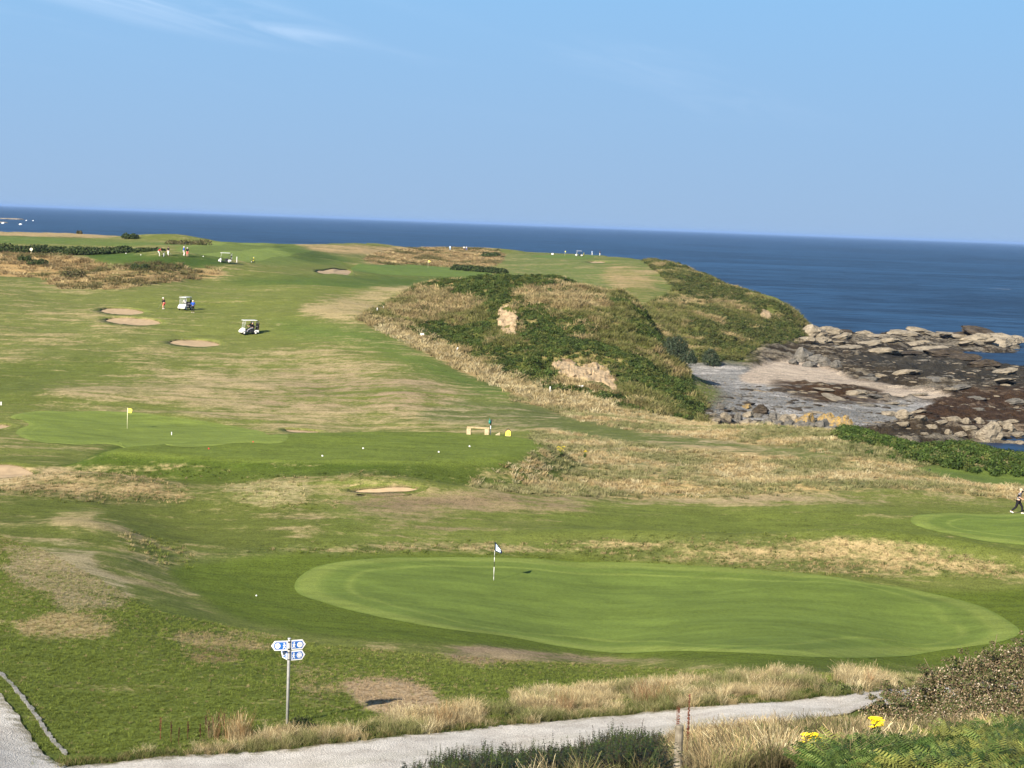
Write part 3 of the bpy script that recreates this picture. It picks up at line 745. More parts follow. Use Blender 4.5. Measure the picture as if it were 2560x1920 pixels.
bunker('farthest of three sand bunkers on the left fairway', ell(249, 362, 769, 787, .045), 180, 300)
bunker('largest middle sand bunker of three on the left fairway', ell(261, 405, 793, 813, .05), 180, 300)
bunker('nearest of three sand bunkers left of the golf cart', ell(421, 552, 848, 867, .045), 170, 280)
bunker('pale sand bunker left of the far striped green', [(795, 675), (830, 670), (870, 674), (878, 680), (850, 686), (815, 685), (790, 680)], 280, 450, 0.2)
bunker('shallow sand bunker below the raised tee bank', [(872, 1224), (900, 1218), (960, 1214), (1030, 1212), (1050, 1217), (1034, 1228), (960, 1232), (900, 1232)], 95, 125, 0.26, 0.6)
bunker('red sand bunker at the left edge below the hummock', None, 95, 135, 0.12, 0.6, [wxy(0, 114.6) + np.array([2.7 * math.cos(a) - .8, 2.3 * math.sin(a) - .3 * math.cos(a)]) for a in [k * math.pi / 6 for k in range(12)]])
bunker('small sand bunker at the left edge beside the yellow flag green', [(-30, 1062), (0, 1059), (24, 1061), (28, 1065), (10, 1071), (-30, 1074)], 110, 170, 0.2)
bunker('sliver of sand bunker behind the left end of the tee', [(712, 1072), (760, 1073), (800, 1077), (790, 1083), (740, 1082), (715, 1077)], 136, 175, 0.2)
bunker('far sand bunker on the headland fairway', [(1468, 654), (1490, 652), (1512, 654), (1510, 657), (1480, 657)], 400, 680, 0.25)

M_PATH, _nt, _b = new_mat('pale_gravel')
_h = NT(_nt); _p = _h.pos()
_v = _h.node('ShaderNodeTexVoronoi'); _v.inputs['Scale'].default_value = 22.0; _nt.links.new(_p, _v.inputs['Vector'])
_n = _h.noise(_p, 0.9, 5, .6); _n2 = _h.noise(_p, 14, 4, .6)
_c = _h.mix(_h.smooth(_n, .35, .7), (0.59, 0.55, 0.485), (0.44, 0.40, 0.345))
_c = _h.scale(_c, _h.math('ADD', _h.lin(_n2, .25, .75, .66, 1.2), _h.lin(_v.outputs['Distance'], 0, .7, .10, -.16)))
_e = _h.math('ABSOLUTE', _h.math('SUBTRACT', _h.math('MULTIPLY', _h.attr('across').outputs['Fac'], 2.0), 1.0))
_e = _h.smooth(_h.math('ADD', _e, _h.math('MULTIPLY', _h.math('SUBTRACT', _h.noise(_p, 2.2, 5, .65), .5), .9)), .80, 1.08)
_c = _h.mix(_h.math('MULTIPLY', _e, .85), _c, (.13, .115, .06))
_mid = _h.smooth(_h.math('ADD', _h.math('ABSOLUTE', _h.math('SUBTRACT', _h.attr('across').outputs['Fac'], .52)), _h.math('MULTIPLY', _h.math('SUBTRACT', _h.noise(_p, 1.3, 4, .6), .5), .35)), .05, .12, 1.0, 0.0)
_c = _h.mix(_h.math('MULTIPLY', _mid, .28), _c, (.26, .24, .18))
_nt.links.new(_c, _b.inputs['Base Color']); _nt.links.new(_h.bump(_h.math('ADD', _n2, _v.outputs['Distance']), .7, .03), _b.inputs['Normal'])
def strip(far, near, nl=160, nw=8, lift=0.035):
    def res(P):
        W = np.array([hit(u, v, 36, 80)[:2] for u, v in P]); s = np.concatenate([[0], np.cumsum(np.hypot(*np.diff(W, axis=0).T))]); s /= s[-1]
        t = np.linspace(0, 1, nl); return np.column_stack([np.interp(t, s, W[:, 0]), np.interp(t, s, W[:, 1])])
    a, b = res(far), res(near)
    w = np.linspace(0, 1, nw)[None, :, None]
    G = a[:, None] * (1 - w) + b[:, None] * w
    ja = (fbm(G[..., 0] / .5, G[..., 1] / .5, 61, 3) - .5)
    G[:, 0, 1] += ja[:, 0] * .5; G[:, -1, 1] += ja[:, -1] * .5
    q = G.reshape(-1, 2); z = zt(q[:, 0], q[:, 1]) + lift
    i = np.arange(nl - 1)[:, None] * nw + np.arange(nw - 1)[None]
    F = np.stack([i, i + nw, i + nw + 1, i + 1], -1).reshape(-1, 4)
    lower(np.vstack([a, b[::-1]]), .12, .3, -.08)
    return np.column_stack([q, z]), F
FARE = [(100, 1925), (180, 1917), (300, 1905), (640, 1883), (900, 1856), (1100, 1833), (1280, 1813), (1460, 1797), (1640, 1780), (1920, 1758), (2120, 1740), (2250, 1724), (2420, 1708), (2600, 1700), (3000, 1684)]
NEARE = [(-100, 2050), (100, 2040), (300, 2020), (640, 1990), (900, 1962), (1065, 1940), (1250, 1912), (1450, 1885), (1700, 1850), (1920, 1818), (2200, 1766), (2300, 1754), (2420, 1742), (2600, 1735), (3000, 1722)]
v1, f1 = strip(FARE, NEARE)
v2, f2 = strip([(-120, 1620), (-40, 1700), (0, 1738), (40, 1785), (82, 1850), (112, 1893), (170, 1919)], [(-500, 1640), (-420, 1720), (-380, 1780), (-330, 1840), (-260, 1930), (-200, 1990), (-60, 2040)], 60, 8, 0.05)
PATH = np_obj('path', np.vstack([v1, v2]), np.vstack([f1, f2 + len(v1)]), M_PATH, attrs={'across': ('FLOAT', np.concatenate([np.tile(np.linspace(0, 1, 8), 160), np.tile(np.linspace(0, 1, 8), 60)]))})
tag(PATH, 'pale crushed gravel footpath crossing the foreground', None, None, 'structure')
PATH_POLY = [np.array([hit(u, v, 36, 80)[:2] for u, v in FARE + NEARE[::-1]])]

# ------------------------------------------------------------------ the land itself: links turf, two hills, shore
nS, nT = len(sv), len(tv)
idx = (np.arange(nT - 1)[:, None] * nS + np.arange(nS - 1)[None])
quads = np.stack([idx, idx + 1, idx + nS + 1, idx + nS], -1)
cls = np.zeros((nT, nS), int)
cls[H1 > .5] = 1; cls[H2 > .5] = 2; cls[FORE > .5] = 3
qc = cls[:-1, :-1]
keepq = ~((ZL[:-1, :-1] < -3.7) & (ZL[1:, 1:] < -3.7))
P3 = np.column_stack([X.ravel(), Y.ravel(), ZL.ravel()])
for ci, (nm, lb, mt) in enumerate((('ground', 'rolling links turf of mown fairway and sun dried grass', M_GROUND), ('hill', 'steep grassy hill with bracken above the cove', M_HILL),
                                   ('headland', 'green headland sloping down to the far side of the cove', M_HILL), ('shore', 'rocky weed strewn shore and beach of the cove', M_SHORE))):
    q = quads[(qc == ci) & keepq].reshape(-1, 4)
    used, inv = np.unique(q, return_inverse=True)
    q = inv.reshape(-1, 4)
    o = np_obj(nm, P3[used], q, mt, attrs={'cA': ('FLOAT_COLOR', cA.reshape(-1, 3)[used]), 'cB': ('FLOAT_COLOR', cB.reshape(-1, 3)[used]), 'dry': ('FLOAT', dry.ravel()[used])})
    tag(o, lb, None, None, 'structure')

# ------------------------------------------------------------------ the sea
M_SEA, _nt, _b = new_mat('sea_water')
_h = NT(_nt); _p = _h.pos()
_pm = _h.node('ShaderNodeMapping'); _pm.inputs['Scale'].default_value = (0.35, 1.0, 1.0); _nt.links.new(_p, _pm.inputs['Vector'])
w1_ = _h.noise(_pm.outputs[0], 0.16, 5, .6, .4); w2_ = _h.noise(_pm.outputs[0], 0.022, 4, .55, .3); w3_ = _h.noise(_p, 0.0022, 3, .5)
_c = _h.mix(_h.smooth(_h.math('ADD', _h.math('MULTIPLY', w1_, .46), _h.math('ADD', _h.math('MULTIPLY', w2_, .28), _h.math('MULTIPLY', _h.noise(_pm.outputs[0], 0.0065, 4, .6, .3), .26))), .43, .57), (0.002, 0.0065, 0.023), (0.014, 0.042, 0.094))
_c = _h.scale(_c, _h.lin(w3_, .3, .7, .85, 1.15))
wc = _h.noise(_pm.outputs[0], 0.075, 6, .62, .2); wc2 = _h.noise(_pm.outputs[0], 0.012, 3, .5)
foam = _h.math('MULTIPLY', _h.smooth(wc, .69, .73), _h.smooth(wc2, .42, .58))
_c = _h.mix(foam, _c, (0.5, 0.52, 0.54))
_nt.links.new(_c, _b.inputs['Base Color'])
_b.inputs['Roughness'].default_value = 0.42; _b.inputs['IOR'].default_value = 1.33; _b.inputs['Specular IOR Level'].default_value = 0.13
_nt.links.new(_h.bump(_h.math('ADD', w1_, _h.math('MULTIPLY', w2_, 2.5)), 0.9, 0.9), _b.inputs['Normal'])
sr_ = np.concatenate([[30], np.exp(np.linspace(math.log(150), math.log(60000), 60))]); sa_ = np.linspace(-1.2, 1.2, 49)
SA, SR = np.meshgrid(sa_, sr_)
k = np.arange(len(sr_) - 1)[:, None] * len(sa_) + np.arange(len(sa_) - 1)[None]
SEA = np_obj('sea', np.column_stack([(np.sin(SA) * SR).ravel(), (np.cos(SA) * SR).ravel(), np.zeros(SA.size)]), np.stack([k, k + 1, k + len(sa_) + 1, k + len(sa_)], -1).reshape(-1, 4), M_SEA)
tag(SEA, 'dark blue choppy sea reaching to the horizon', None, None, 'structure')
# ------------------------------------------------------------------ plants made of many blades and leaves, strewn by geometry nodes
def leaf_mat(name, trans=0.25, rough=0.7):
    m, nt, b = new_mat(name); h = NT(nt)
    t = h.attr('tint', 'INSTANCER').outputs['Color']
    t2 = h.attr('shade').outputs['Fac']
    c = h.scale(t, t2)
    nt.links.new(c, b.inputs['Base Color'])
    b.inputs['Roughness'].default_value = rough; b.inputs['Specular IOR Level'].default_value = 0.12
    if trans:
        tr = nt.nodes.new('ShaderNodeBsdfTranslucent'); nt.links.new(c, tr.inputs['Color'])
        mx = nt.nodes.new('ShaderNodeMixShader'); mx.inputs[0].default_value = trans
        out = nt.nodes['Material Output']
        nt.links.new(b.outputs[0], mx.inputs[1]); nt.links.new(tr.outputs[0], mx.inputs[2]); nt.links.new(mx.outputs[0], out.inputs[0])
    return m
M_BLADE = leaf_mat('grass_blade', 0.22)
M_LEAF = leaf_mat('leaf', 0.18, 0.55)
def proto(name, V, F, shade, mat):
    return bpy.data.objects.new(name, np_mesh(name, V, F, mat, False, {'shade': ('FLOAT', shade)}))
def tuft(seed, n=16, hgt=1.0, spread=0.35, lean=0.45, width=0.035, heads=0.0):
    """a clump of curved blades, height about 1"""
    r_ = np.random.default_rng(seed); V, F, S_ = [], [], []
    for i in range(n):
        a = r_.uniform(0, 2 * math.pi); q = r_.uniform(0, spread) ** 1.0
        x0, y0 = q * math.cos(a), q * math.sin(a)
        b = a + r_.normal(0, .8); L = hgt * r_.uniform(.55, 1.05); ln = lean * r_.uniform(.2, 1.2)
        w = width * r_.uniform(.7, 1.3); pa = r_.uniform(0, math.pi); wx, wy = w * math.cos(pa), w * math.sin(pa)
        k = len(V)
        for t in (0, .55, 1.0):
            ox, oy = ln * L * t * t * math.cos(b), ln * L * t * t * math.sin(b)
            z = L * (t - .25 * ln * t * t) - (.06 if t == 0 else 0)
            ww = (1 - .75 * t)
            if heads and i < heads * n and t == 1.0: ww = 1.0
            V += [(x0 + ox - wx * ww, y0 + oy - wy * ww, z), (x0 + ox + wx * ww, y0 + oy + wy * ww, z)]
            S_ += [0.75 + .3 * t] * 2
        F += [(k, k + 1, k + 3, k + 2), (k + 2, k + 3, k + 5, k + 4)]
    return proto('tuft_mesh', V, F, S_, M_BLADE)
def leafy(seed, n=60, R_=(0.5, 0.5, 0.5), size=0.16, up=0.25, hollow=0.45, asp=0.5):
    """a dome of separate leaves"""
    r_ = np.random.default_rng(seed); V, F, S_ = [], [], []
    for i in range(n):
        d = r_.normal(size=3); d /= np.linalg.norm(d); d[2] = abs(d[2]) if r_.random() < .85 else d[2] * .3
        rad = r_.uniform(hollow, 1.0) * (1 + .25 * math.sin(d[0] * 5 + seed) * math.cos(d[1] * 4))
        c = np.array([d[0] * R_[0], d[1] * R_[1], d[2] * R_[2]]) * rad + (0, 0, up * R_[2])
        nrm = d + r_.normal(0, .55, 3); nrm /= np.linalg.norm(nrm)
        u = np.cross(nrm, r_.normal(size=3)); u /= np.linalg.norm(u); w = np.cross(nrm, u)
        s = size * r_.uniform(.6, 1.3); k = len(V)
        V += [tuple(c - u * s), tuple(c + w * s * asp + nrm * s * .15), tuple(c + u * s), tuple(c - w * s * asp + nrm * s * .15)]
        S_ += [r_.uniform(.75, 1.25)] * 4
        F += [(k, k + 1, k + 2, k + 3)]
    return proto('leaf_mesh', V, F, S_, M_LEAF)
def frond(seed, n=9, L=1.0):
    """fern: arching fronds with side leaflets"""
    r_ = np.random.default_rng(seed); V, F, S_ = [], [], []
    for i in range(n):
        a = r_.uniform(0, 2 * math.pi); rise = r_.uniform(.45, 1.0); ll = L * r_.uniform(.7, 1.1)
        dx, dy = math.cos(a), math.sin(a); px_, py_ = -dy, dx
        for j in range(1, 15):
            t = j / 14; out = ll * .75 * t; z = ll * rise * (t - .45 * t * t) + .05
            w = ll * .30 * (1 - t) ** .75 * r_.uniform(.75, 1.15) + .015
            for sgn in (-1, 1):
                k = len(V)
                V += [(dx * out, dy * out, z), (dx * (out + .022 * ll), dy * (out + .022 * ll), z + .005),
                      (dx * (out + .085 * ll) + px_ * w * sgn, dy * (out + .085 * ll) + py_ * w * sgn, z - .06 * ll), (dx * (out + .02 * ll) + px_ * w * .6 * sgn, dy * (out + .02 * ll) + py_ * w * .6 * sgn, z - .035 * ll)]
                S_ += [r_.uniform(.8, 1.25)] * 4
                F += [(k, k + 1, k + 2, k + 3)]
    return proto('frond_mesh', V, F, S_, M_LEAF)
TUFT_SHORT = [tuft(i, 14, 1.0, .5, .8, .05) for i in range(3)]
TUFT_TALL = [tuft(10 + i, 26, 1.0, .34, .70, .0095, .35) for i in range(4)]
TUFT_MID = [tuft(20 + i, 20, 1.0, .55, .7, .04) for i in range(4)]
BUSHLET = [leafy(30 + i, 70, (.6, .6, .5), .13) for i in range(4)]
FERN = [frond(40 + i, 10) for i in range(3)]

def scatter(name, label, pts, scl, tint, protos, rz=None, tilt=None, parent=None):
    """one stuff object: a cloud of points, each carrying a plant"""
    n = len(pts)
    if rz is None: rz = rng.uniform(0, 6.283, n)
    rot = np.column_stack([np.zeros(n), np.zeros(n), rz]) if tilt is None else np.column_stack([tilt[:, 0], tilt[:, 1], rz])
    scl = np.asarray(scl, float)
    if scl.ndim == 1: scl = np.column_stack([scl, scl, scl])
    me = bpy.data.meshes.new(name)
    me.vertices.add(n); me.vertices.foreach_set('co', np.asarray(pts, np.float32).ravel())
    for an, ty, key, d in (('rot', 'FLOAT_VECTOR', 'vector', rot), ('scl', 'FLOAT_VECTOR', 'vector', scl)):
        a = me.attributes.new(an, ty, 'POINT'); a.data.foreach_set(key, np.asarray(d, np.float32).ravel())
    a = me.attributes.new('tint', 'FLOAT_COLOR', 'POINT'); a.data.foreach_set('color', np.column_stack([tint, np.ones(n)]).astype(np.float32).ravel())
    a = me.attributes.new('pick', 'INT', 'POINT'); a.data.foreach_set('value', rng.integers(0, len(protos), n).astype(np.int32))
    o = link(bpy.data.objects.new(name, me), parent)
    ng = bpy.data.node_groups.new(name + '_strew', 'GeometryNodeTree')
    ng.interface.new_socket('Geometry', in_out='INPUT', socket_type='NodeSocketGeometry')
    ng.interface.new_socket('Geometry', in_out='OUTPUT', socket_type='NodeSocketGeometry')
    N = ng.nodes; Lk = ng.links
    gi, go = N.new('NodeGroupInput'), N.new('NodeGroupOutput')
    g2 = N.new('GeometryNodeGeometryToInstance')
    for p in reversed(protos):
        oi = N.new('GeometryNodeObjectInfo'); oi.inputs['Object'].default_value = p; oi.inputs['As Instance'].default_value = True
        Lk.new(oi.outputs['Geometry'], g2.inputs[0])
    # join keeps the instances apart, so they can be picked by number
    jn = N.new('GeometryNodeJoinGeometry')
    for p in protos:
        oi = N.new('GeometryNodeObjectInfo'); oi.inputs['Object'].default_value = p; oi.inputs['As Instance'].default_value = True
        Lk.new(oi.outputs['Geometry'], jn.inputs[0])
    iop = N.new('GeometryNodeInstanceOnPoints')
    Lk.new(gi.outputs[0], iop.inputs['Points']); Lk.new(jn.outputs[0], iop.inputs['Instance'])
    iop.inputs['Pick Instance'].default_value = True
    def na(nm, ty):
        q = N.new('GeometryNodeInputNamedAttribute'); q.data_type = ty; q.inputs['Name'].default_value = nm
        return q.outputs['Attribute']
    Lk.new(na('pick', 'INT'), iop.inputs['Instance Index'])
    e2r = N.new('FunctionNodeEulerToRotation'); Lk.new(na('rot', 'FLOAT_VECTOR'), e2r.inputs[0])
    Lk.new(e2r.outputs[0], iop.inputs['Rotation']); Lk.new(na('scl', 'FLOAT_VECTOR'), iop.inputs['Scale'])
    Lk.new(iop.outputs[0], go.inputs[0])
    N.remove(g2)
    md = o.modifiers.new('strew', 'NODES'); md.node_group = ng
    tag(o, label, None, None, 'stuff')
    return o
def strew_px(poly, dens, D0, D1, soft=0.0, cap=60000, jit=0.0, nfun=None):
    """random ground points inside a patch outlined on the photo; dens per square metre"""
    P = smooth_poly(poly, 3)
    lo, hi = P.min(0), P.max(0)
    t0, t1 = th_of(lo[0]) - .02, th_of(hi[0]) + .02
    area = (t1 - t0) * (D1 * D1 - D0 * D0) / 2
    n = int(min(area * dens, 2.5e6))
    D = np.sqrt(rng.uniform(D0 * D0, D1 * D1, n)); x = rng.uniform(t0, t1, n) * D
    z = gsample(ZL, x, D)
    u, v = project(x, D, z)
    if jit:
        u = u + (fbm(x / 2.5, D / 2.5, 5, 3) - .5) * 2.5 * jit; v = v + (fbm(x / 2.5, D / 2.5, 9, 3) - .5) * 1.2 * jit
    sd = poly_sd(u, v, P)
    keep = sd > (rng.uniform(-soft, soft, n) if soft else 0)
    if nfun is not None: keep &= rng.random(n) < nfun(x, D)
    x, D, z = x[keep][:cap], D[keep][:cap], z[keep][:cap]
    return np.column_stack([x, D, z])
def tints(n, cols, w=None, var=0.18):
    c = np.array(cols)[rng.choice(len(cols), n, p=w)]
    return np.clip(c * ALB * (1 + rng.normal(0, var, (n, 1))), 0.004, .9)
STRAW, PALE, RUST, GRN, DGRN = (0.50, 0.395, 0.205), (0.58, 0.50, 0.30), (0.26, 0.165, 0.075), (0.105, 0.135, 0.030), (0.050, 0.078, 0.018)

# dunes: long seeding grass
p = strew_px(DUNE, 7.5, 112, 188, 7, 60000, 6, lambda x, y: .35 + .9 * sstep(.3, .6, fbm(x / 4, y / 4, 15, 3)))
gr = fbm(p[:, 0] / 6, p[:, 1] / 3.5, 16, 4)[:, None]
tt = tints(len(p), [STRAW, PALE, (.42, .31, .15)], [.5, .25, .25]) * (1 - sstep(.38, .58, gr)) + tints(len(p), [(.26, .255, .11), (.34, .31, .15), (0.17, .18, .065)]) * sstep(.38, .58, gr)
in_sw = poly_sd(*project(p[:, 0], p[:, 1], p[:, 2]), smooth_poly([(1060, 1040), (1300, 1005), (1480, 1062), (1800, 1100), (2100, 1140), (2000, 1147), (1700, 1122), (1400, 1082), (1150, 1060)], 3)) < 0
in_tee = poly_sd(*project(p[:, 0], p[:, 1], p[:, 2]), [(2275, 1172), (2330, 1162), (2420, 1166), (2700, 1190), (2700, 1222), (2480, 1212), (2340, 1188)]) < 0
ok = in_sw & in_tee
scatter('dune_grass', 'long straw coloured dune grass below the hill', p[ok], np.column_stack([np.full(ok.sum(), .55), np.full(ok.sum(), .55), rng.uniform(.12, .38, ok.sum()) * (.6 + .8 * fbm(p[ok][:, 0] / 3, p[ok][:, 1] / 3, 18, 3))]), tt[ok], TUFT_MID)
p = strew_px([(2090, 1084), (2200, 1070), (2330, 1085), (2480, 1122), (2700, 1140), (2700, 1200), (2450, 1180), (2270, 1150), (2150, 1128)], 3.5, 120, 172, 6, 30000, 6, lambda x, y: sstep(.25, .5, fbm(x / 5, y / 5, 25, 3)))
scatter('ground_cover', 'dark green leafy scrub along the bank above the shore', p, rng.uniform(.5, 1.1, len(p)), tints(len(p), [(0.045, .075, .016), (.07, .11, .022), (.10, .12, .03)], [.5, .35, .15]), BUSHLET)
# foot of the hill: pale strip
p = strew_px([(925, 790), (985, 800), (1100, 855), (1200, 905), (1330, 945), (1460, 985), (1540, 1015), (1480, 1030), (1360, 1010), (1230, 960), (1110, 905), (1000, 850), (930, 812)], 2.6, 165, 290, 6, 30000, 6)
scatter('rough_grass', 'pale dry rough grass along the foot of the hill', p, np.column_stack([np.full(len(p), 1.0), np.full(len(p), 1.0), rng.uniform(.3, .8, len(p))]), tints(len(p), [STRAW, PALE, (.25, .2, .09)], [.5, .25, .25]), TUFT_MID)
SCARS = [[(1250, 770), (1268, 764), (1284, 770), (1293, 790), (1291, 815), (1290, 838), (1272, 847), (1256, 832), (1245, 812), (1244, 788)],
         [(1383, 908), (1398, 900), (1420, 896), (1436, 908), (1450, 918), (1466, 912), (1490, 906), (1520, 926), (1540, 952), (1550, 980), (1530, 986), (1500, 972), (1478, 962), (1462, 958), (1440, 950), (1410, 938), (1388, 926)],
         [(1904, 775), (1918, 778), (1932, 784), (1930, 796), (1910, 797), (1902, 788)]]
# hills: bracken and scrub in drifts with straw grass between
DARKS = [[(1030, 800), (1060, 785), (1110, 800), (1190, 855), (1120, 872), (1020, 838)], [(1090, 700), (1190, 704), (1330, 748), (1400, 775), (1330, 775), (1230, 752), (1120, 742)],
         [(1300, 772), (1390, 792), (1420, 850), (1540, 870), (1490, 895), (1380, 885), (1305, 850)], [(1160, 850), (1240, 860), (1330, 890), (1370, 900), (1300, 925), (1190, 892)], [(1230, 684), (1330, 682), (1440, 704), (1470, 735), (1380, 716), (1270, 704)],
         [(1500, 862), (1600, 892), (1690, 960), (1745, 1045), (1680, 1010), (1570, 930)], [(1540, 770), (1620, 775), (1660, 860), (1610, 850)],
         [(1700, 728), (1800, 735), (1960, 775), (1850, 772), (1720, 748)], [(1930, 800), (1990, 800), (2010, 860), (1960, 870), (1900, 830)], [(1720, 800), (1800, 840), (1880, 880), (1800, 880), (1730, 850)]]
TANS = [[(890, 805), (1000, 745), (1060, 722), (1060, 790), (1020, 835), (920, 825)], [(1280, 726), (1400, 724), (1500, 748), (1570, 785), (1480, 790), (1380, 766), (1290, 752)], [(930, 800), (1060, 718), (1160, 728), (1200, 775), (1060, 800)], [(1480, 790), (1560, 805), (1600, 860), (1520, 842)], [(1650, 752), (1760, 750), (1880, 762), (1760, 772), (1660, 768)], [(1860, 770), (1930, 800), (1900, 815), (1850, 790)]]
def hill_cover(nm, lbl, poly, D0, D1, dens, thr, seed, dark, size):
    p = strew_px(poly, dens, D0, D1, 6, 60000, 6)
    f = gsample(FORE, p[:, 0], p[:, 1]); p = p[f < .4]
    q = fbm(p[:, 0] / 9, p[:, 1] / 9, seed, 4); d_ = gsample(dry, p[:, 0], p[:, 1])
    SC_ = [(poly_sd(*project(p[:, 0], p[:, 1], p[:, 2]), np.array(q_, float)) < -1.5) for q_ in SCARS]
    p = p[np.all(SC_, 0)]; q = fbm(p[:, 0] / 9, p[:, 1] / 9, seed, 4); d_ = gsample(dry, p[:, 0], p[:, 1])
    u_, v_ = project(p[:, 0], p[:, 1], p[:, 2]); ju, jv = u_ + rng.normal(0, 7, len(p)), v_ + rng.normal(0, 5, len(p))
    add = np.zeros(len(p))
    for P_ in DARKS: add = np.maximum(add, .22 * sstep(-5, 5, poly_sd(ju, jv, np.array(P_, float))))
    for P_ in TANS: add = np.minimum(add, -.30 * sstep(-5, 5, poly_sd(ju, jv, np.array(P_, float)))) if add.max() == 0 else add - .30 * sstep(-5, 5, poly_sd(ju, jv, np.array(P_, float)))
    isb = (q + add - (d_ - .3) * .40 + rng.normal(0, .03, len(p))) > thr
    b = p[isb]
    scatter(nm[0], lbl[0], b, rng.uniform(size[0], size[1], len(b)) * (.55 + 1.0 * fbm(b[:, 0] / 5, b[:, 1] / 5, seed + 7, 3)), tints(len(b), dark, None, .22), BUSHLET)
    g = p[~isb]; gq = fbm(g[:, 0] / 4, g[:, 1] / 4, seed + 3, 3)[:, None]
    gq = gq - .09 * sstep(1420, 1560, project(g[:, 0], g[:, 1], g[:, 2])[0])[:, None] - .02
    tg = tints(len(g), [(.36, .275, .13), (.28, .22, .10), STRAW]) * sstep(.40, .6, gq) + tints(len(g), [(.155, .160, .046), (.120, .132, .038), (.21, .195, .075)]) * (1 - sstep(.40, .6, gq))
    dg = sstep(.45, .62, gsample(dry, g[:, 0], g[:, 1]))[:, None]; tg = tg * (1 - dg) + tints(len(g), [STRAW, (.34, .27, .14), (.36, .27, .13), (.20, .19, .08)], None, .25) * dg
    scatter(nm[1], lbl[1], g, np.column_stack([np.full(len(g), 1.1), np.full(len(g), 1.1), rng.uniform(.4, 1.0, len(g))]), tg, TUFT_MID)
hill_cover(('bracken', 'hill_grass'), ('dark green bracken growing over the near hill', 'tawny grass growing on the near hill'), HILL1, 176, 285, 5.0, .485, 101, [(.052, .082, .018), (.075, .105, .024), (.105, .120, .030), (.040, .062, .015)], (.38, .90))
hill_cover(('scrub', 'headland_grass'), ('green scrub growing over the far headland', 'tawny grass growing on the far headland'), HILL2, 262, 520, 2.6, .49, 121, [(.055, .075, .019), (.075, .090, .025), (.105, .108, .034)], (.6, 1.3))

# the far dunes
FAR1 = [(-60, 632), (120, 638), (260, 660), (250, 680), (140, 700), (-60, 700)]
FAR2 = [(120, 690), (260, 672), (350, 655), (450, 660), (560, 678), (540, 690), (400, 706), (300, 722), (150, 718)]
FAR3 = [(925, 640), (1020, 622), (1130, 618), (1250, 628), (1240, 662), (1150, 668), (1060, 662), (930, 662)]
for P_, D0, D1, nm, lb in ((FAR1, 290, 420, 'dune_grass', 'golden dune grass at the far left edge'), (FAR2, 270, 380, 'dune_grass', 'brown and golden dune grass below the far tee'), (FAR3, 420, 760, 'dune_grass', 'golden dune grass on the skyline beyond the far green')):
    p = strew_px(P_, .9, D0, D1, 4, 14000, 5, lambda x, y: .25 + .9 * sstep(.35, .6, fbm(x / 8, y / 8, 19, 3)))
    gq = fbm(p[:, 0] / 9, p[:, 1] / 9, 29, 3)[:, None]
    tt = tints(len(p), [(.36, .26, .125), (.26, .185, .085), STRAW], None, .22) * (gq < .55) + tints(len(p), [(.13, .125, .045), (.18, .15, .065)], None, .22) * (gq >= .55)
    scatter(nm, lb, p, np.column_stack([np.full(len(p), 1.5), np.full(len(p), 1.5), rng.uniform(.3, .8, len(p))]), tt, TUFT_MID)

# coarse stubble on the humps between the mown ground
STUB = [([(-40, 1225), (80, 1190), (250, 1178), (420, 1208), (490, 1246), (300, 1262), (100, 1244)], 95, 125, 7), ([(1380, 1360), (1560, 1345), (1850, 1338), (2200, 1347), (2380, 1375), (2500, 1410), (2600, 1432), (2400, 1446), (2200, 1442), (1950, 1427), (1700, 1407), (1500, 1398)], 84, 112, 8),
        ([(560, 1210), (740, 1200), (780, 1245), (900, 1262), (640, 1270)], 96, 125, 4), ([(640, 1368), (900, 1358), (1250, 1358), (1560, 1370), (1560, 1392), (1200, 1386), (700, 1386)], 78, 110, 6), ([(300, 1330), (420, 1350), (500, 1400), (420, 1420), (330, 1380)], 70, 110, 5),
        ([(240, 1180), (520, 1165), (720, 1190), (900, 1180), (1160, 1188), (1190, 1202), (900, 1198), (700, 1208), (450, 1192), (300, 1198)], 104, 126, 4)]
P_ = np.concatenate([strew_px(q_, d_, a_, b_, 8, 20000, 8) for q_, a_, b_, d_ in STUB])
f = (gsample(dry, P_[:, 0], P_[:, 1]) + rng.normal(0, .15, len(P_)) > .42)[:, None]
tt = np.where(f, gsampc(cB, P_[:, :2]) * rng.uniform(.85, 1.6, (len(P_), 1)), gsampc(cA, P_[:, :2]) * rng.uniform(.8, 1.9, (len(P_), 1)))
s_ = rng.uniform(.08, .2, len(P_)); scatter('stubble_grass', 'coarse stubbly grass on the humps between the fairways', P_, np.column_stack([s_ * 1.6, s_ * 1.6, s_]), tt, TUFT_SHORT)
# ------------------------------------------------------------------ rock faces in the hill, boulders, shore stones
def rock_mat(name, c1, c2, c3, scale=1.2, bumpd=0.12):
    m, nt, b = new_mat(name); h = NT(nt); p = h.pos()
    n = h.noise(p, scale, 6, .62, .3); n2 = h.noise(p, scale * 5, 4, .6)
    mp = h.node('ShaderNodeMapping'); mp.inputs['Scale'].default_value = (.4, .4, 2.4); nt.links.new(p, mp.inputs['Vector'])
    n3 = h.noise(mp.outputs[0], scale * 1.6, 4, .6, .5)
    c = h.mix(h.smooth(n, .35, .65), c1, c2); c = h.mix(h.smooth(n3, .52, .70), c, c3)
    c = h.scale(c, h.lin(n2, .25, .75, .75, 1.25))
    nt.links.new(c, b.inputs['Base Color']); nt.links.new(h.bump(h.math('ADD', n2, h.math('ADD', n, n3)), .9, bumpd), b.inputs['Normal'])
    b.inputs['Roughness'].default_value = .9
    return m
M_PALE = rock_mat('pale_rock', (.27, .23, .17), (.165, .14, .10), (.065, .05, .034), 3.0)
M_GREYR = rock_mat('grey_rock', (.15, .138, .118), (.09, .085, .074), (.038, .034, .029), 3.0)
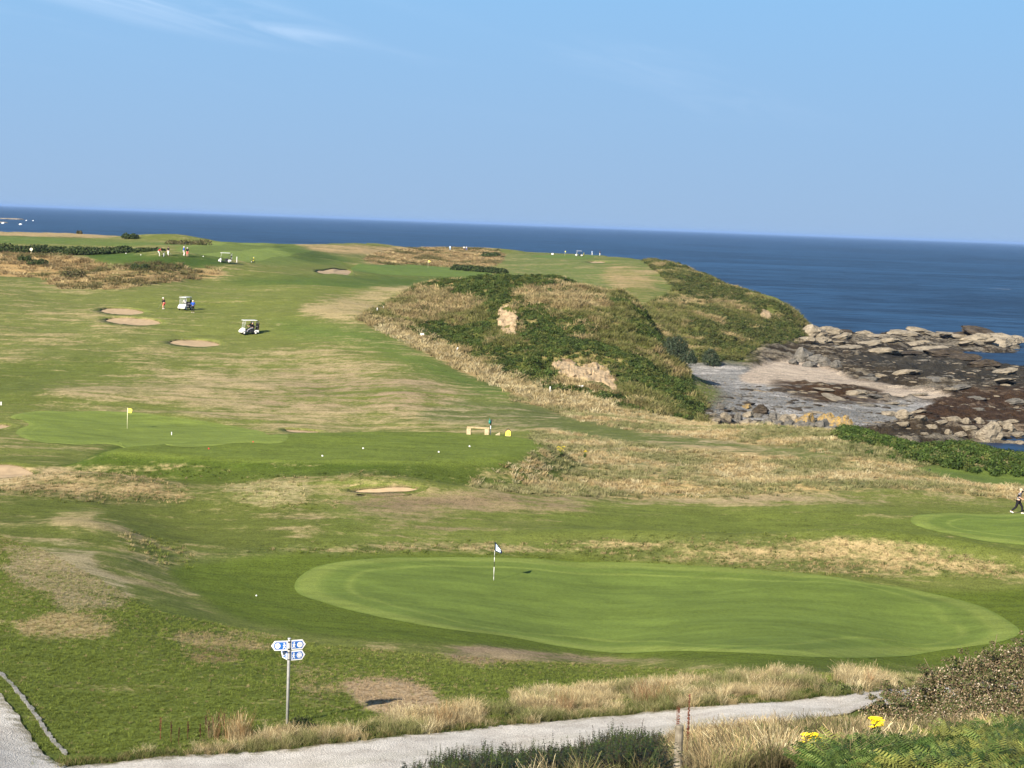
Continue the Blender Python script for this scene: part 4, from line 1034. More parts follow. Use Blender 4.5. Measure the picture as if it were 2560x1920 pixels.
M_DARKR = rock_mat('dark_rock', (.055, .043, .030), (.025, .019, .013), (.10, .083, .062), 3.0)
M_LICHEN = rock_mat('lichen_rock', (.31, .20, .05), (.155, .135, .105), (.065, .057, .043), 4.0)
M_EARTH = rock_mat('bare_earth', (.40, .30, .18), (.32, .235, .135), (.16, .105, .055), .7, .25)
def rock_mesh(seed, sub=3, flat=.6, sharp=1.0):
    bm = bmesh.new(); bmesh.ops.create_icosphere(bm, subdivisions=sub, radius=1.0)
    r_ = np.random.default_rng(seed)
    co = np.array([v.co[:] for v in bm.verts])
    for i in range(9):                                   # planes knock facets off the ball
        d = r_.normal(size=3); d[2] *= .7; d /= np.linalg.norm(d); lim = r_.uniform(.55, .85)
        k = co @ d; co = co - np.maximum(k - lim, 0)[:, None] * d * .92 * sharp
    ax = np.abs(fbm(co[:, 0] * 2.2 + seed, co[:, 1] * 2.2 + co[:, 2] * 1.9, seed, 4) - .5)
    co *= (1 + .2 - ax * 1.1)[:, None]
    co[:, 2] *= flat; co[:, 0] += .25 * np.round(co[:, 2] * 3) / 3
    for v, c in zip(bm.verts, co): v.co = c
    me = bpy.data.meshes.new('rock'); bm.to_mesh(me); bm.free()
    return me
ROCKS = [rock_mesh(200 + i, 3, f) for i, f in enumerate((.62, .5, .75, .42, .6, .8))]
def rock_with(me, mat):
    k = me.name + mat.name
    if k not in _rk:
        q = me.copy(); q.materials.append(mat); _rk[k] = q
    return _rk[k]
_rk = {}
def boulder(u, v, D0, D1, w, hgt, mat, label, group=None, i=None, deep=None, rz=None, name='boulder', sink=.28):
    p = hit(u, v, D0, D1); D = p[1]
    sx = w * D / FPX / 2; sz = hgt * D / FPX * .75
    o = bpy.data.objects.new(name, rock_with(ROCKS[int(rng.integers(0, 6)) if i is None else i], mat))
    o.location = (p[0], p[1] + (deep or sx) * .5, p[2] + sz * (.6 - sink))
    o.scale = (sx * 1.08, deep or sx * rng.uniform(.7, 1.0), sz / .6 * .8)
    o.rotation_euler = (rng.normal(0, .10), rng.normal(0, .12), rng.normal(0, .35) if rz is None else rz)
    return tag(link(o), label, 'boulder' if name == 'boulder' else 'rock', group)
boulder(2478, 1100, 180, 230, 66, 46, M_PALE, 'largest white boulder beside the tidal pool at the right edge', i=2, rz=.2)
def standing(u, vtop, D, w, mat, label, group=None, name='ridge_rock', i=None, deep=.8):
    """a rock rooted in the shore D metres off whose top shows at vtop"""
    x = ground_pt(u, D).x; g = float(zt(np.array(x), np.array(D))); top = at(u, vtop, D)[2]
    hgt = max(.5, top - g + .5); k = int(rng.integers(0, 6)) if i is None else i
    o = bpy.data.objects.new(name, rock_with(ROCKS[k], mat)); zm = ROCKS[k].vertices; zmax = max(q.co.z for q in zm)
    sx = w * D / FPX / 2
    o.location = (x, D, top - hgt * .55); o.scale = (sx, sx * deep, hgt * .55 / zmax); o.rotation_euler = (rng.normal(0, .06), rng.normal(0, .06), rng.normal(0, .5))
    return tag(link(o), label, 'rock', group)
for u, v, D, w, m, lb in ((2095, 1036, 187, 74, M_LICHEN, 'broad rock covered in orange yellow lichen at the right end of the shore ridge'), (2060, 1030, 190, 60, M_LICHEN, 'yellow lichen topped rock above the brown rounded boulder'), (2112, 1046, 184, 44, M_LICHEN, 'small lichen covered rock at the very end of the shore ridge'), (2012, 1032, 189, 56, M_LICHEN, 'lumpy rock with thin yellow lichen left of the brown boulder'),
                          (2052, 1046, 183, 46, M_GREYR, 'rounded grey brown boulder set in front of the lichen covered rocks'), (2136, 1066, 184, 44, M_GREYR, 'low grey boulder right of the lichen covered rocks')):
    standing(u, v, D, w, m, lb, name='rock_outcrop')
for u, v, D, w in ((1935, 1030, 190, 56), (1960, 1034, 188, 50), (1985, 1034, 190, 52), (1918, 1044, 187, 46), (1945, 1050, 184, 46), (1972, 1050, 184, 50), (2000, 1050, 183, 46), (1890, 1052, 186, 50), (2024, 1054, 182, 44), (1865, 1056, 187, 46), (1840, 1052, 189, 44), (1990, 1062, 181, 60), (1940, 1066, 181, 70), (2160, 1074, 183, 40), (2076, 1062, 181, 50), (1815, 1046, 190, 36)):
    standing(u, v, D, w, M_GREYR if (u + D) % 3 else M_PALE, 'grey jagged rock in the shore ridge left of the lichen covered rocks', 'rocks of the shore ridge')
near = [(2225, 1040, 44, 22), (2262, 1046, 52, 26), (2305, 1052, 46, 20), (2258, 1070, 40, 30), (2330, 1074, 34, 24), (2352, 1062, 44, 20), (2402, 1092, 38, 24), (2425, 1076, 44, 26), (2418, 1060, 30, 18), (2390, 1056, 50, 20),
        (2450, 1060, 34, 20), (2525, 1078, 38, 24), (2548, 1092, 40, 24), (2530, 1060, 50, 14), (2504, 1066, 26, 18), (2372, 1086, 22, 16), (2312, 1088, 24, 14), (2555, 1116, 40, 22), (2290, 1036, 60, 16)]
for u, v, w, h_ in near:
    boulder(u, v, 175, 260, w * .9, h_ * .72, M_PALE, 'pale boulder lying in the brown weed at the near right of the shore', 'pale boulders along the near shore')
for u, v, w, h_ in [(1790, 1058, 26, 16), (1815, 1050, 30, 22), (1846, 1052, 24, 20), (1872, 1044, 30, 20), (1835, 1030, 22, 16), (1802, 1022, 20, 14), (1866, 1064, 34, 16), (1896, 1044, 22, 14)]:
    boulder(u, v, 175, 240, w, h_, M_PALE if w > 24 else M_GREYR, 'grey stone in the pile at the foot of the hill beside the beach', 'stones piled at the foot of the hill')
boulder(1903, 1036, 180, 240, 44, 24, M_DARKR, 'black rock standing on the shingle left of the lichen covered ridge')
boulder(1868, 1022, 180, 240, 26, 14, M_LICHEN, 'small rock with a yellow lichen cap on the shingle near the hill foot')
for u, v, w, h_ in [(2035, 842, 70, 44), (2075, 836, 70, 38), (2110, 848, 60, 30), (2020, 856, 50, 34), (2055, 858, 60, 22), (2095, 860, 50, 18)]:
    boulder(u, v, 300, 440, w * .9, h_ * .62, M_PALE, 'pale crag rock where the far headland meets the sea', 'crag at the point of the headland', name='crag')
for u, v, w, h_ in [(2260, 838, 70, 16), (2310, 836, 80, 22), (2350, 842, 60, 18), (2400, 846, 90, 22), (2450, 858, 80, 30), (2500, 860, 90, 34), (2535, 858, 60, 28), (2430, 864, 60, 18), (2165, 836, 40, 12), (2200, 844, 54, 14), (2230, 856, 50, 12), (2290, 862, 40, 10)]:
    boulder(u, v, 340, 440, w * 1.15, h_ * .72, M_PALE, 'pale rock along the spit reaching out to sea', 'pale rocks on the sea spit', name='spit_rock')
for u, v, w, h_ in [(2400, 832, 120, 16), (2460, 834, 110, 18), (2350, 830, 70, 12)]:
    boulder(u, v, 380, 440, w, h_, M_DARKR, 'low dark rock ledge behind the pale rocks of the spit', 'dark ledges on the sea spit', name='spit_rock')
for u, v, w, h_ in [(2215, 884, 90, 16), (2260, 888, 110, 14), (2330, 880, 90, 18), (2380, 892, 110, 24), (2420, 900, 80, 22), (2170, 862, 70, 12), (2470, 918, 80, 22), (2130, 872, 60, 12)]:
    boulder(u, v, 290, 380, w, h_ * .75, M_PALE if w < 92 and v < 890 else M_DARKR, 'flat weed streaked ledge on the outer shore before the inlet', 'ledges of the outer shore', name='ledge')
for u, v, w, h_ in [(2010, 905, 46, 34), (2040, 910, 44, 32), (2065, 916, 40, 26), (2090, 920, 36, 18), (1985, 912, 30, 16), (2025, 918, 40, 14)]:
    boulder(u, v, 260, 330, w, h_, M_GREYR, 'grey upright rock at the foot of the far headland', 'rocks at the foot of the far headland', name='crag')
for u, v, w, h_ in [(2060, 978, 60, 14), (2140, 988, 70, 14), (2190, 998, 60, 12), (2090, 1000, 60, 12), (2230, 1012, 46, 12), (2160, 1012, 40, 10), (2300, 990, 50, 12), (2400, 975, 70, 16), (2500, 960, 80, 18), (2540, 1010, 60, 18), (2520, 935, 60, 18), (2440, 1000, 60, 12), (2340, 955, 60, 14), (2270, 935, 70, 14)]:
    boulder(u, v, 195, 330, w, h_ * .7, M_PALE if rng.random() < .55 else M_GREYR, 'flat tan rock showing through the weed in the middle of the cove', 'flat rocks in the middle of the cove', name='ledge')
# loose stones past counting
STONES = []
for i, m in enumerate((M_PALE, M_DARKR, M_GREYR, M_DARKR)):
    q = rock_mesh(300 + i, 2, .6); q.materials.append(m); STONES.append(bpy.data.objects.new('stone_mesh', q))
p = strew_px([(1770, 1000), (1900, 960), (2020, 880), (2030, 830), (2250, 830), (2560, 830), (2640, 900), (2640, 1130), (2480, 1110), (2250, 1075), (1900, 1070), (1790, 1062)], .60, 172, 440, 0, 60000, 4, lambda x, y: sstep(.40, .62, fbm(x / 7, y / 5, 71, 4)))
p = p[p[:, 2] > -.3]
ss = gsample(SHORE_SAND, p[:, 0], p[:, 1]); p = p[ss < .4]
s_ = np.exp(rng.normal(-1.42, .5, len(p)))
scatter('stones', 'loose stones strewn over the weedy shore', p, np.column_stack([s_ * 1.8, s_, s_ * .6]), np.ones((len(p), 3)), STONES, rz=rng.normal(0, .35, len(p)))
p = strew_px([(1700, 960), (1800, 940), (1950, 985), (2200, 1030), (2230, 1060), (1900, 1062), (1790, 1050)], 1.6, 178, 290, 0, 12000, 4)
s_ = rng.uniform(.05, .13, len(p))
scatter('shingle', 'grey shingle stones on the upper beach', p, s_, np.ones((len(p), 3)), STONES[:3])

def rock_face(poly, D0, D1, label, seed, push=1.2, res=1.6):
    P = smooth_poly(poly, 4); lo, hi = P.min(0), P.max(0)
    nu, nv = int((hi[0] - lo[0]) / res) + 2, int((hi[1] - lo[1]) / res) + 2
    uu, vv = np.meshgrid(np.linspace(lo[0] - 3, hi[0] + 3, nu), np.linspace(lo[1] - 3, hi[1] + 3, nv))
    sm = np.array([hit(u, v, D0, D1) for u, v in zip(np.linspace(lo[0], hi[0], 9), np.linspace(lo[1], hi[1], 9))])
    q = np.array([hit(u, v, D0, D1) for u in np.linspace(lo[0], hi[0], 7) for v in np.linspace(lo[1], hi[1], 7)])
    A = np.column_stack([q[:, 0], q[:, 2], np.ones(len(q))]); cf = np.linalg.lstsq(A, q[:, 1], rcond=None)[0]
    sd = poly_sd(uu + (fbm(uu / 6, vv / 6, seed, 3) - .5) * 9, vv + (fbm(uu / 6, vv / 6, seed + 5, 3) - .5) * 9, P)
    V = np.zeros(uu.shape + (3,))
    for j in range(nv):
        for i in range(nu):
            d = ray(uu[j, i], vv[j, i])
            D = (cf[0] * 0 + cf[1] * CAM_Z + cf[2]) / (1 - cf[0] * d[0] - cf[1] * d[2])
            D += -push * .6 + 3.0 * (1 - sstep(-3, 1.5, sd[j, i])) - push * .9 * (fbm(np.array(uu[j, i] / 16), np.array(vv[j, i] / 11), seed + 9, 4) - .5) * 3 - push * .5 * (abs(float(vnoise(np.array(uu[j, i] / 7.), np.array(vv[j, i] / 22.), seed + 2)) - .5) * 2)
            V[j, i] = (d[0] * D, D, CAM_Z + d[2] * D)
    k = np.arange(nv - 1)[:, None] * nu + np.arange(nu - 1)[None]
    F = np.stack([k, k + nu, k + nu + 1, k + 1], -1)[(np.maximum(sd[:-1, :-1], sd[1:, 1:]) > -3)]
    o = np_obj('rock_face', V.reshape(-1, 3), F.reshape(-1, 4), M_EARTH, smooth=True)
    tag(o, label, None, None, 'structure')
    for k in range(46 if push > 1.1 else 14):
        a = rng.uniform(0, len(P)); i = int(a) % len(P); q = P[i] * (1 - a % 1) + P[(i + 1) % len(P)] * (a % 1)
        q = q + rng.normal(0, 2.2, 2); d = ray(*q); D = (cf[1] * CAM_Z + cf[2]) / (1 - cf[0] * d[0] - cf[1] * d[2]) - push * .9
        FRINGE.append((d[0] * D, D, CAM_Z + d[2] * D - .35))
FRINGE = []
rock_face(SCARS[0], 200, 290, 'tall bare earth scar on the near hill', 1)
rock_face(SCARS[1], 180, 260, 'wide pale rock scar low on the near hill', 2)
rock_face(SCARS[2], 300, 420, 'small pink bare patch high on the far headland', 3, 1.0, 1.2)

FR = np.array(FRINGE); hv = rng.random(len(FR)) < .55
scatter('bracken', 'dark bracken hanging over the edges of the bare scars', FR[hv], rng.uniform(.35, .95, hv.sum()), tints(hv.sum(), [(.052, .082, .018), (.075, .105, .024), (.12, .125, .04)]), BUSHLET)
scatter('hill_grass', 'tawny grass hanging over the edges of the bare scars', FR[~hv], rng.uniform(.6, 1.0, (~hv).sum()), tints((~hv).sum(), [(.17, .185, .05), (.36, .275, .13)]), TUFT_MID)
# sea stacks far out on the left, with surf
M_FOAM = plain('surf_foam', (.80, .82, .84), .8, .2, .04)
for u, v, w, h_, lb in ((20, 548, 80, 3.5, 'long low skerry far out at the left, upper of two'), (0, 557, 40, 3, 'short low skerry far out at the left, lower of two')):
    d = ray(u, v); D = -CAM_Z / d[2]
    o = bpy.data.objects.new('skerry', rock_with(ROCKS[3], M_PALE))
    o.location = (d[0] * D, D, .3); o.scale = (w / FPX * D / 2, w / FPX * D / 5, h_ / FPX * D / .55)
    tag(link(o), lb, 'skerry')
mb = MB()
for u, v, w in ((66, 552, 3.5), (83, 552.5, 3), (52, 562, 9), (8, 559, 8)):
    d = ray(u, v); D = -CAM_Z / d[2]; a = w / FPX * D / 2
    mb.sphere((d[0] * D, D, .2), a, 12, 6, (1, 1.4, .10 + 1.2 / a))
tag(mb.build('surf', M_FOAM, smooth=True), 'white surf breaking round the far skerries', None, None, 'stuff')
# ------------------------------------------------------------------ paints and cloths
M_WHITE = plain('white_paint', (.62, .61, .59), .45, .4, .04)
M_CREAM = plain('cream_paint', (.78, .72, .50), .5, .3, .05)
M_YELL = plain('yellow_paint', (.82, .70, .10), .5, .3, .05)
M_BLACK = plain('black_plastic', (.018, .018, .020), .5, .35, .1)
M_GREY = plain('galvanised_steel', (.40, .40, .39), .42, .5, .08, 9, .25)
M_BLUE = plain('sign_blue', (.012, .10, .36), .4, .4, .05)
M_NAVY = plain('navy_cloth', (.012, .018, .045), .9, .1, .1)
M_ICE = plain('pale_blue_cloth', (.62, .76, .90), .8, .15, .06)
M_GREENP = plain('green_paint', (.02, .20, .16), .45, .35, .1)
M_WOOD = plain('bench_wood', (.38, .285, .155), .8, .15, .15, 5, bump=.01)
M_STONEB = plain('bench_stone', (.40, .325, .20), .85, .15, .12, 4, bump=.02)
M_POST = plain('weathered_wood', (.20, .178, .138), .9, .1, .18, 7, bump=.012, col2=(.11, .095, .07))
M_BROWN = plain('brown_trim_stone_shade', (.085, .050, .035), .7, .2, .1)
M_GLASS, _nt, _b = new_mat('windscreen')
_b.inputs['Base Color'].default_value = (.5, .55, .55, 1); _b.inputs['Alpha'].default_value = .07; _b.inputs['Roughness'].default_value = .1; _b.inputs['Specular IOR Level'].default_value = .5
M_SKIN = plain('skin', (.56, .335, .24), .6, .25, .05)
cloth = lambda n, c: plain(n, c, .9, .08, .08, 12)
C_WHITE, C_BLACK, C_RED, C_BLUE, C_GREY, C_PALEB = cloth('white_cloth', (.56, .55, .53)), cloth('black_cloth', (.014, .014, .018)), cloth('red_cloth', (.50, .035, .045)), cloth('blue_cloth', (.025, .085, .40)), cloth('grey_cloth', (.19, .19, .21)), cloth('pale_blue_cloth', (.40, .55, .75))
C_CORAL = cloth('coral_cloth', (.66, .12, .11)); C_KHAKI = cloth('khaki_cloth', (.42, .35, .24)); M_HAIR = cloth('hair', (.06, .04, .025))

# ------------------------------------------------------------------ finger post
gp = ground_pt(718, 47.7)
SIGN = empty('signpost', gp, 0, 'grey metal footpath signpost with four blue and white finger boards beside the path', 'signpost')
MB().tube([(0, 0, -.3), (0, 0, 2.47), (0, 0, 2.52)], [.044, .044, .036], 18).build('pole', M_GREY, SIGN, True)
MB().tube([(0, 0, 2.515), (0, 0, 2.545), (0, 0, 2.55)], [.050, .050, .03], 18).build('pole_cap', M_GREY, SIGN, True)
FH = .29
def finger_board(z, yaw, L, left, roundel, shift=.045):
    s = -1 if left else 1
    def f(pts): return [(s * (x + shift), zq) for x, zq in pts][::s]
    M = Matrix.Translation((0, 0, z)) @ Matrix.Rotation(yaw, 4, 'Z')
    hh = FH / 2
    brd = MB().prism(f([(0, -hh), (L - .10, -hh), (L, 0), (L - .10, hh), (0, hh)]), .022, M).build('finger_board', M_WHITE, SIGN, False, .004)
    M2 = M @ Matrix.Translation((0, -.0135, 0))
    i = .038
    MB().prism(f([(.035, -hh + i), (L - .10 - .02, -hh + i), (L - .062, 0), (L - .12, hh - i), (.035, hh - i)]), .004, M2).build('blue_panel', M_BLUE, brd)
    M3 = M @ Matrix.Translation((0, -.018, 0))
    # striding figure
    w = MB(); cx = .095
    w.prism(f([(cx + .022 * math.cos(a) + .006, .066 + .022 * math.sin(a)) for a in [k * math.pi / 5 for k in range(10)]]), .004, M3)
    w.prism(f([(cx - .030, .034), (cx + .004, .044), (cx + .028, .026), (cx + .048, .000), (cx + .038, -.010), (cx + .018, .010), (cx + .016, -.018), (cx + .048, -.088), (cx + .026, -.092), (cx + .002, -.036), (cx - .026, -.092), (cx - .050, -.086), (cx - .018, -.020), (cx - .016, .014), (cx - .036, -.008), (cx - .046, .000)]), .004, M3)
    w.build('walking_figure', M_WHITE, brd)
    rc = L - .185
    MB().prism(f([(rc + .082 * math.cos(a), .082 * math.sin(a)) for a in [k * math.pi / 14 for k in range(28)]]), .004, M3).build('roundel', M_WHITE, brd)
    M4 = M @ Matrix.Translation((0, -.022, 0)); e = MB()
    def arc(r0, r1, a0, a1, n=10):
        t = [a0 + (a1 - a0) * k / n for k in range(n + 1)]
        for k in range(n):
            e.prism(f([(rc + r0 * math.cos(t[k]), r0 * math.sin(t[k])), (rc + r1 * math.cos(t[k]), r1 * math.sin(t[k])), (rc + r1 * math.cos(t[k + 1]), r1 * math.sin(t[k + 1])), (rc + r0 * math.cos(t[k + 1]), r0 * math.sin(t[k + 1]))]), .003, M4)
    if roundel == 'ring':
        arc(.052, .060, .3, 2 * math.pi - .5, 18); em = M_BLUE
    else:
        arc(.034, .050, .75 * math.pi, 1.25 * math.pi); arc(.034, .050, -.25 * math.pi, .25 * math.pi)
        e.prism(f([(rc - .012, -.03), (rc + .012, -.03), (rc + .010, .01), (rc, .042), (rc - .010, .01)]), .003, M4); em = M_GREY
    e.build('emblem', em, brd)
    for zz in (z + hh * .72, z - hh * .72): MB().tube([(0, 0, zz - .014), (0, 0, zz + .014)], .0475, 16).build('bracket', M_BLACK, brd)
finger_board(2.325, R(14), .475, True, 'arc')
finger_board(2.335, R(25), .455, False, 'arc')
finger_board(2.02, R(28), .455, False, 'ring')
finger_board(2.02, R(-56), .455, True, 'arc')

# ------------------------------------------------------------------ flags
def cloth_flag(poly, mat, inset=None, imat=None, name='flag', parent=None, M=None, t=.008):
    """a bent sheet: polygon (x, z) with a ripple along x"""
    def ripple(me):
        for v in me.vertices: v.co.y += .05 * math.sin(v.co.x * 9 + v.co.z * 3) * min(1, abs(v.co.x) * 5)
    o = MB().prism(poly, t).build(name, mat, parent); ripple(o.data)
    if inset:
        for k, pl in enumerate(inset):
            q = MB().prism(pl, t + .008).build('flag_field' if k < 2 else 'flag_line', imat[k], o); ripple(q.data)
    return o
g1 = hit(1234, 1453, 60, 105)
FL = empty('flagstick', Vector(g1), 0, 'black and white banded flagstick with a pale blue flag on the near green', 'flagstick')
for k, (a, b, m) in enumerate(((0, .26, M_GREY), (.26, .76, M_WHITE), (.76, 1.04, M_BLACK), (1.04, 1.28, M_WHITE), (1.28, 1.56, M_GREY), (1.56, 1.64, M_WHITE), (1.64, 2.12, M_BLACK))):
    MB().tube([(0, 0, a - (.1 if k == 0 else 0)), (0, 0, b)], .016, 10).build('stick_band', m, FL, True)
MB().tube([(0, 0, -.02), (0, 0, .006)], .055, 16).build('hole_cup', M_BLACK, FL)
cloth_flag([(.0, 2.11), (.0, 1.62), (.37, 1.47), (.40, 1.60), (.22, 1.86)], M_NAVY, [[(.055, 2.0), (.055, 1.66), (.345, 1.525), (.37, 1.60), (.20, 1.83)], [(.16, 1.86), (.15, 1.72), (.35, 1.635), (.30, 1.72)], [(.135, 1.90), (.155, 1.88), (.155, 1.715), (.365, 1.625), (.36, 1.60), (.13, 1.69)]], [M_ICE, M_ICE, M_NAVY], parent=FL)
def yellow_flag(p, hgt, label, wid=.42, stick=M_CREAM):
    o = empty('flagstick', Vector(p), 0, label, 'flagstick')
    MB().tube([(0, 0, -.05), (0, 0, hgt)], .017 if hgt < 1.95 else .02, 10).build('stick', stick, o, True)
    cloth_flag([(.0, hgt - .02), (.0, hgt - .42), (.34, hgt - .46), (wid, hgt - .2), (.38, hgt - .08)], M_YELL, parent=o)
    return o
yellow_flag(hit(318, 1073, 125, 170), 1.9, 'cream flagstick with a yellow flag on the green behind the tee')
yellow_flag(hit(1070, 670, 380, 560), 1.95, 'distant flagstick with a yellow flag on the far striped green', .6)
yellow_flag(hit(1412, 641, 480, 690), 1.9, 'thin distant pin on the headland skyline green', .2, M_WHITE)

# ------------------------------------------------------------------ seat, ball washer and marker on the tee
TB = lambda u, v: Vector(hit(u, v, 105, 140))
b0 = Vector(hit(1196, 1081, 110, 136))
BN = empty('bench', b0, R(-3), 'stone legged bench with a pale wooden seat at the back of the raised tee', 'bench')
for x in (-.76, .68):
    MB().box((x, 0, .20), (.34, .46, .56)).build('leg', M_STONEB, BN, False, .02)
MB().box((-.02, -.12, .545), (1.80, .22, .10)).build('seat_plank', M_WOOD, BN, False, .012)
MB().box((-.02, .12, .548), (1.80, .22, .10)).build('seat_plank', M_WOOD, BN, False, .012)
wp = TB(1226, 1083)
BW = empty('ball_washer', wp, 0, 'green ball washer on a white and black post at the end of the bench', 'ball washer')
MB().tube([(0, 0, -.2), (0, 0, .74)], .035, 12).build('post', M_WHITE, BW, True)
MB().tube([(.0, 0, .74), (.05, 0, 1.22)], [.05, .045], 12).build('post_top', M_BLACK, BW, True)
mb = MB(); mb.tube([(-.09, -.06, .88), (-.09, -.06, 1.14)], .085, 14); mb.tube([(-.09, -.06, 1.14), (-.09, -.06, 1.22)], [.05, .03], 10)
mb.build('washer_tank', M_GREENP, BW, True); MB().tube([(-.09, -.06, 1.20), (-.09, -.06, 1.34)], .014, 8).build('handle', M_GREENP, BW, True)
sg = TB(1270, 1084)
TS = empty('tee_sign', sg, R(8), 'stone tee marker with a yellow plaque near the end of the bench', 'tee sign')
MB().prism([(-.22, -.15), (.24, -.15), (.24, .34), (.12, .56), (-.02, .60), (-.20, .42)], .34).build('stone', M_BROWN, TS, False, .02)  # dark brown body: the stone's shaded side as colour, front slab kept pale
MB().prism([(-.24, .06), (.19, .06), (.19, .38), (.08, .50), (-.03, .53), (-.21, .38)], .03, Matrix.Translation((0, -.19, 0))).build('plaque', M_YELL, TS)
MB().box((-.02, -.185, -.04), (.40, .03, .18)).build('stone_front', M_STONEB, TS)
MB().prism([(.06, .13), (.12, .15), (.12, .27), (.07, .26)], .012, Matrix.Translation((0, -.21, 0))).build('number', M_BLACK, TS)
st = TB(1244, 1085)
o = MB().prism([(-.20, -.06), (.20, -.06), (.19, .20), (.14, .22), (-.16, .03)], .3).build('stone', M_STONEB, None, False, .02); o.location = st
tag(o, 'small wedge shaped pale stone between the bench and the yellow plaque', 'stone')
def tee_marker(u, v, mat, label, group, D0=100, D1=140, s=1.0):
    s *= .62
    p = Vector(hit(u, v, D0, D1))
    o = empty('tee_marker', p, R(20), label, 'tee marker', group)
    MB().prism([(-.10 * s, -.02), (.10 * s, -.02), (.07 * s, .12 * s), (-.02 * s, .17 * s), (-.08 * s, .10 * s)], .20 * s).build('block', mat, o, False, .015)
    MB().tube([(0, 0, -.1), (0, 0, .02)], .012, 6).build('spike', M_GREY, o)
for (u, v), lb in zip(((806, 1141), (908, 1122), (1097, 1131), (1174, 1117)), ('leftmost', 'second from left', 'third from left', 'rightmost')):
    tee_marker(u, v, M_WHITE, 'white tee marker block on the raised tee, %s of the four white ones' % lb, 'white tee markers on the raised tee')
tee_marker(633, 1106, C_RED, 'red tee marker block on the raised tee, nearer the yellow plaque', 'red tee markers', s=.9)
tee_marker(522, 1123, C_RED, 'red tee marker block near the left end of the raised tee', 'red tee markers', s=.9)
tee_marker(2325, 1176, M_BLACK, 'dark tee marker on the low tee at the right, left of the pair', 'dark tee markers', 120, 160)
tee_marker(2406, 1170, M_BLACK, 'dark tee marker on the low tee at the right, right of the pair', 'dark tee markers', 120, 160)
for (u, v), lb in zip(((262, 632), (300, 633), (315, 634), (352, 638), (508, 642)), ('first', 'second', 'third', 'fourth', 'fifth')):
    tee_marker(u, v, M_WHITE, 'white block on the far tee, %s from the left' % lb, 'white blocks on the far tee', 280, 345, 1.6)
def stake(u, v, D0, D1, h_, label, mat=M_WHITE, w=.07, lean=0.0, name='marker_post', group='white marker posts round the hill'):
    o = empty(name, Vector(hit(u, v, D0, D1)), 0, label, 'post', group); o.rotation_euler = (0, lean, 0)
    MB().tube([(0, 0, -.2), (0, 0, h_)], w, 8).build('post', mat, o)
    MB().tube([(0, 0, h_), (0, 0, h_ + .03)], [w * 1.1, w * .5], 8).build('post_top', M_BLACK if name == 'practice_stake' else mat, o)
stake(943, 783, 200, 300, .75, 'white marker post left of the hill, left of the pair')
stake(958, 779, 200, 300, .75, 'white marker post left of the hill, right of the pair', w=.04)
stake(1138, 882, 180, 260, .75, 'leaning white marker post below the near hill', lean=.45)
stake(1375, 984, 160, 230, .75, 'white marker post below the wide rock scar')
stake(429, 1089, 125, 170, .32, 'short white stake on the green behind the tee', name='practice_stake', w=.04, group=None)
stake(3, 1013, 140, 190, .3, 'short white stake at the left edge above the yellow flag green', group=None)
stake(2560, 1186, 120, 170, .3, 'white stake at the right edge on the low tee', group=None)
def sign_box(u, v, D0, D1, w, hh, label, mat=M_WHITE, post=.0):
    o = empty('notice_board', Vector(hit(u, v, D0, D1)), 0, label, 'sign')
    MB().box((0, 0, post + hh / 2), (w, .05, hh)).build('board', mat, o, False, .01)
    for x in (-w * .35, w * .35): MB().tube([(x, .04, -.2), (x, .04, post + hh * .8)], .025, 6).build('leg', M_POST, o)
sign_box(1055, 842, 190, 270, .52, .34, 'small white notice board at the left foot of the near hill', post=.12)
sign_box(1452, 974, 170, 240, .52, .32, 'small white notice board under the wide rock scar', post=.15)
sign_box(1381, 638, 500, 690, .75, .55, 'tiny white board on the skyline right of the far dunes', post=.2)
o = empty('hole_sign', Vector(hit(78, 636, 290, 420)), 0, 'round pale yellow sign on a thin post by the far left dunes', 'sign')
MB().tube([(0, 0, -.1), (0, 0, .8)], .05, 8).build('post', M_CREAM, o); MB().tube([(0, .03, 1.02), (0, -.03, 1.02)], .30, 18).build('disc', M_CREAM, o)
# wooden post in the near grass
o = empty('fence_post', ground_pt(1692, 22.0) + Vector((0, 0, 0)), R(12), 'weathered grey wooden fence post standing in the near grass', 'fence post')
FENCE_TOP = CAM_Z + ray(1685, 1812)[2] * 22.0 - o.location.z
o.location.z += 0
MB().tube([(0, 0, -.3), (.005, 0, FENCE_TOP - .02), (.005, 0, FENCE_TOP)], [.060, .055, .046], 12).build('post', M_POST, o, False, .004)
# stray ball on the apron
o = MB().sphere((0, 0, .03), .043, 12, 8).build('golf_ball', M_WHITE, None, True); o.location = hit(641, 1491, 60, 100); tag(o, 'white golf ball lying on the apron left of the near green', 'golf ball')
# stone channel beside the track
ch = [hit(u, v, 36, 80) for u, v in [(-60, 1610), (0, 1683), (40, 1726), (80, 1778), (112, 1826), (140, 1862), (166, 1888)]]
mb = MB(); pth = smooth_poly(ch + ch[::-1], 6)[:6 * 6 + 1]
for i in range(len(pth) - 1):
    a, b = Vector(pth[i]), Vector(pth[i + 1]); d = (b - a).normalized(); s = d.cross(Vector((0, 0, 1))) * (.05 + .018 * math.sin(i * 2.3))
    n_seg = 2
    for k in range(n_seg):
        p0, p1 = a.lerp(b, k / n_seg), a.lerp(b, (k + .94) / n_seg)
        j = random.uniform(-.02, .02); z = Vector((0, 0, .05 + random.uniform(-.015, .02)))
        V = [p0 - s + z, p0 + s + z, p1 + s + z, p1 - s + z]; V = [q + d.cross(Vector((0, 0, 1))) * j for q in V]
        mb.add(V + [q - Vector((0, 0, .2)) for q in V], [(0, 1, 2, 3), (7, 6, 5, 4), (0, 4, 5, 1), (1, 5, 6, 2), (2, 6, 7, 3), (3, 7, 4, 0)])
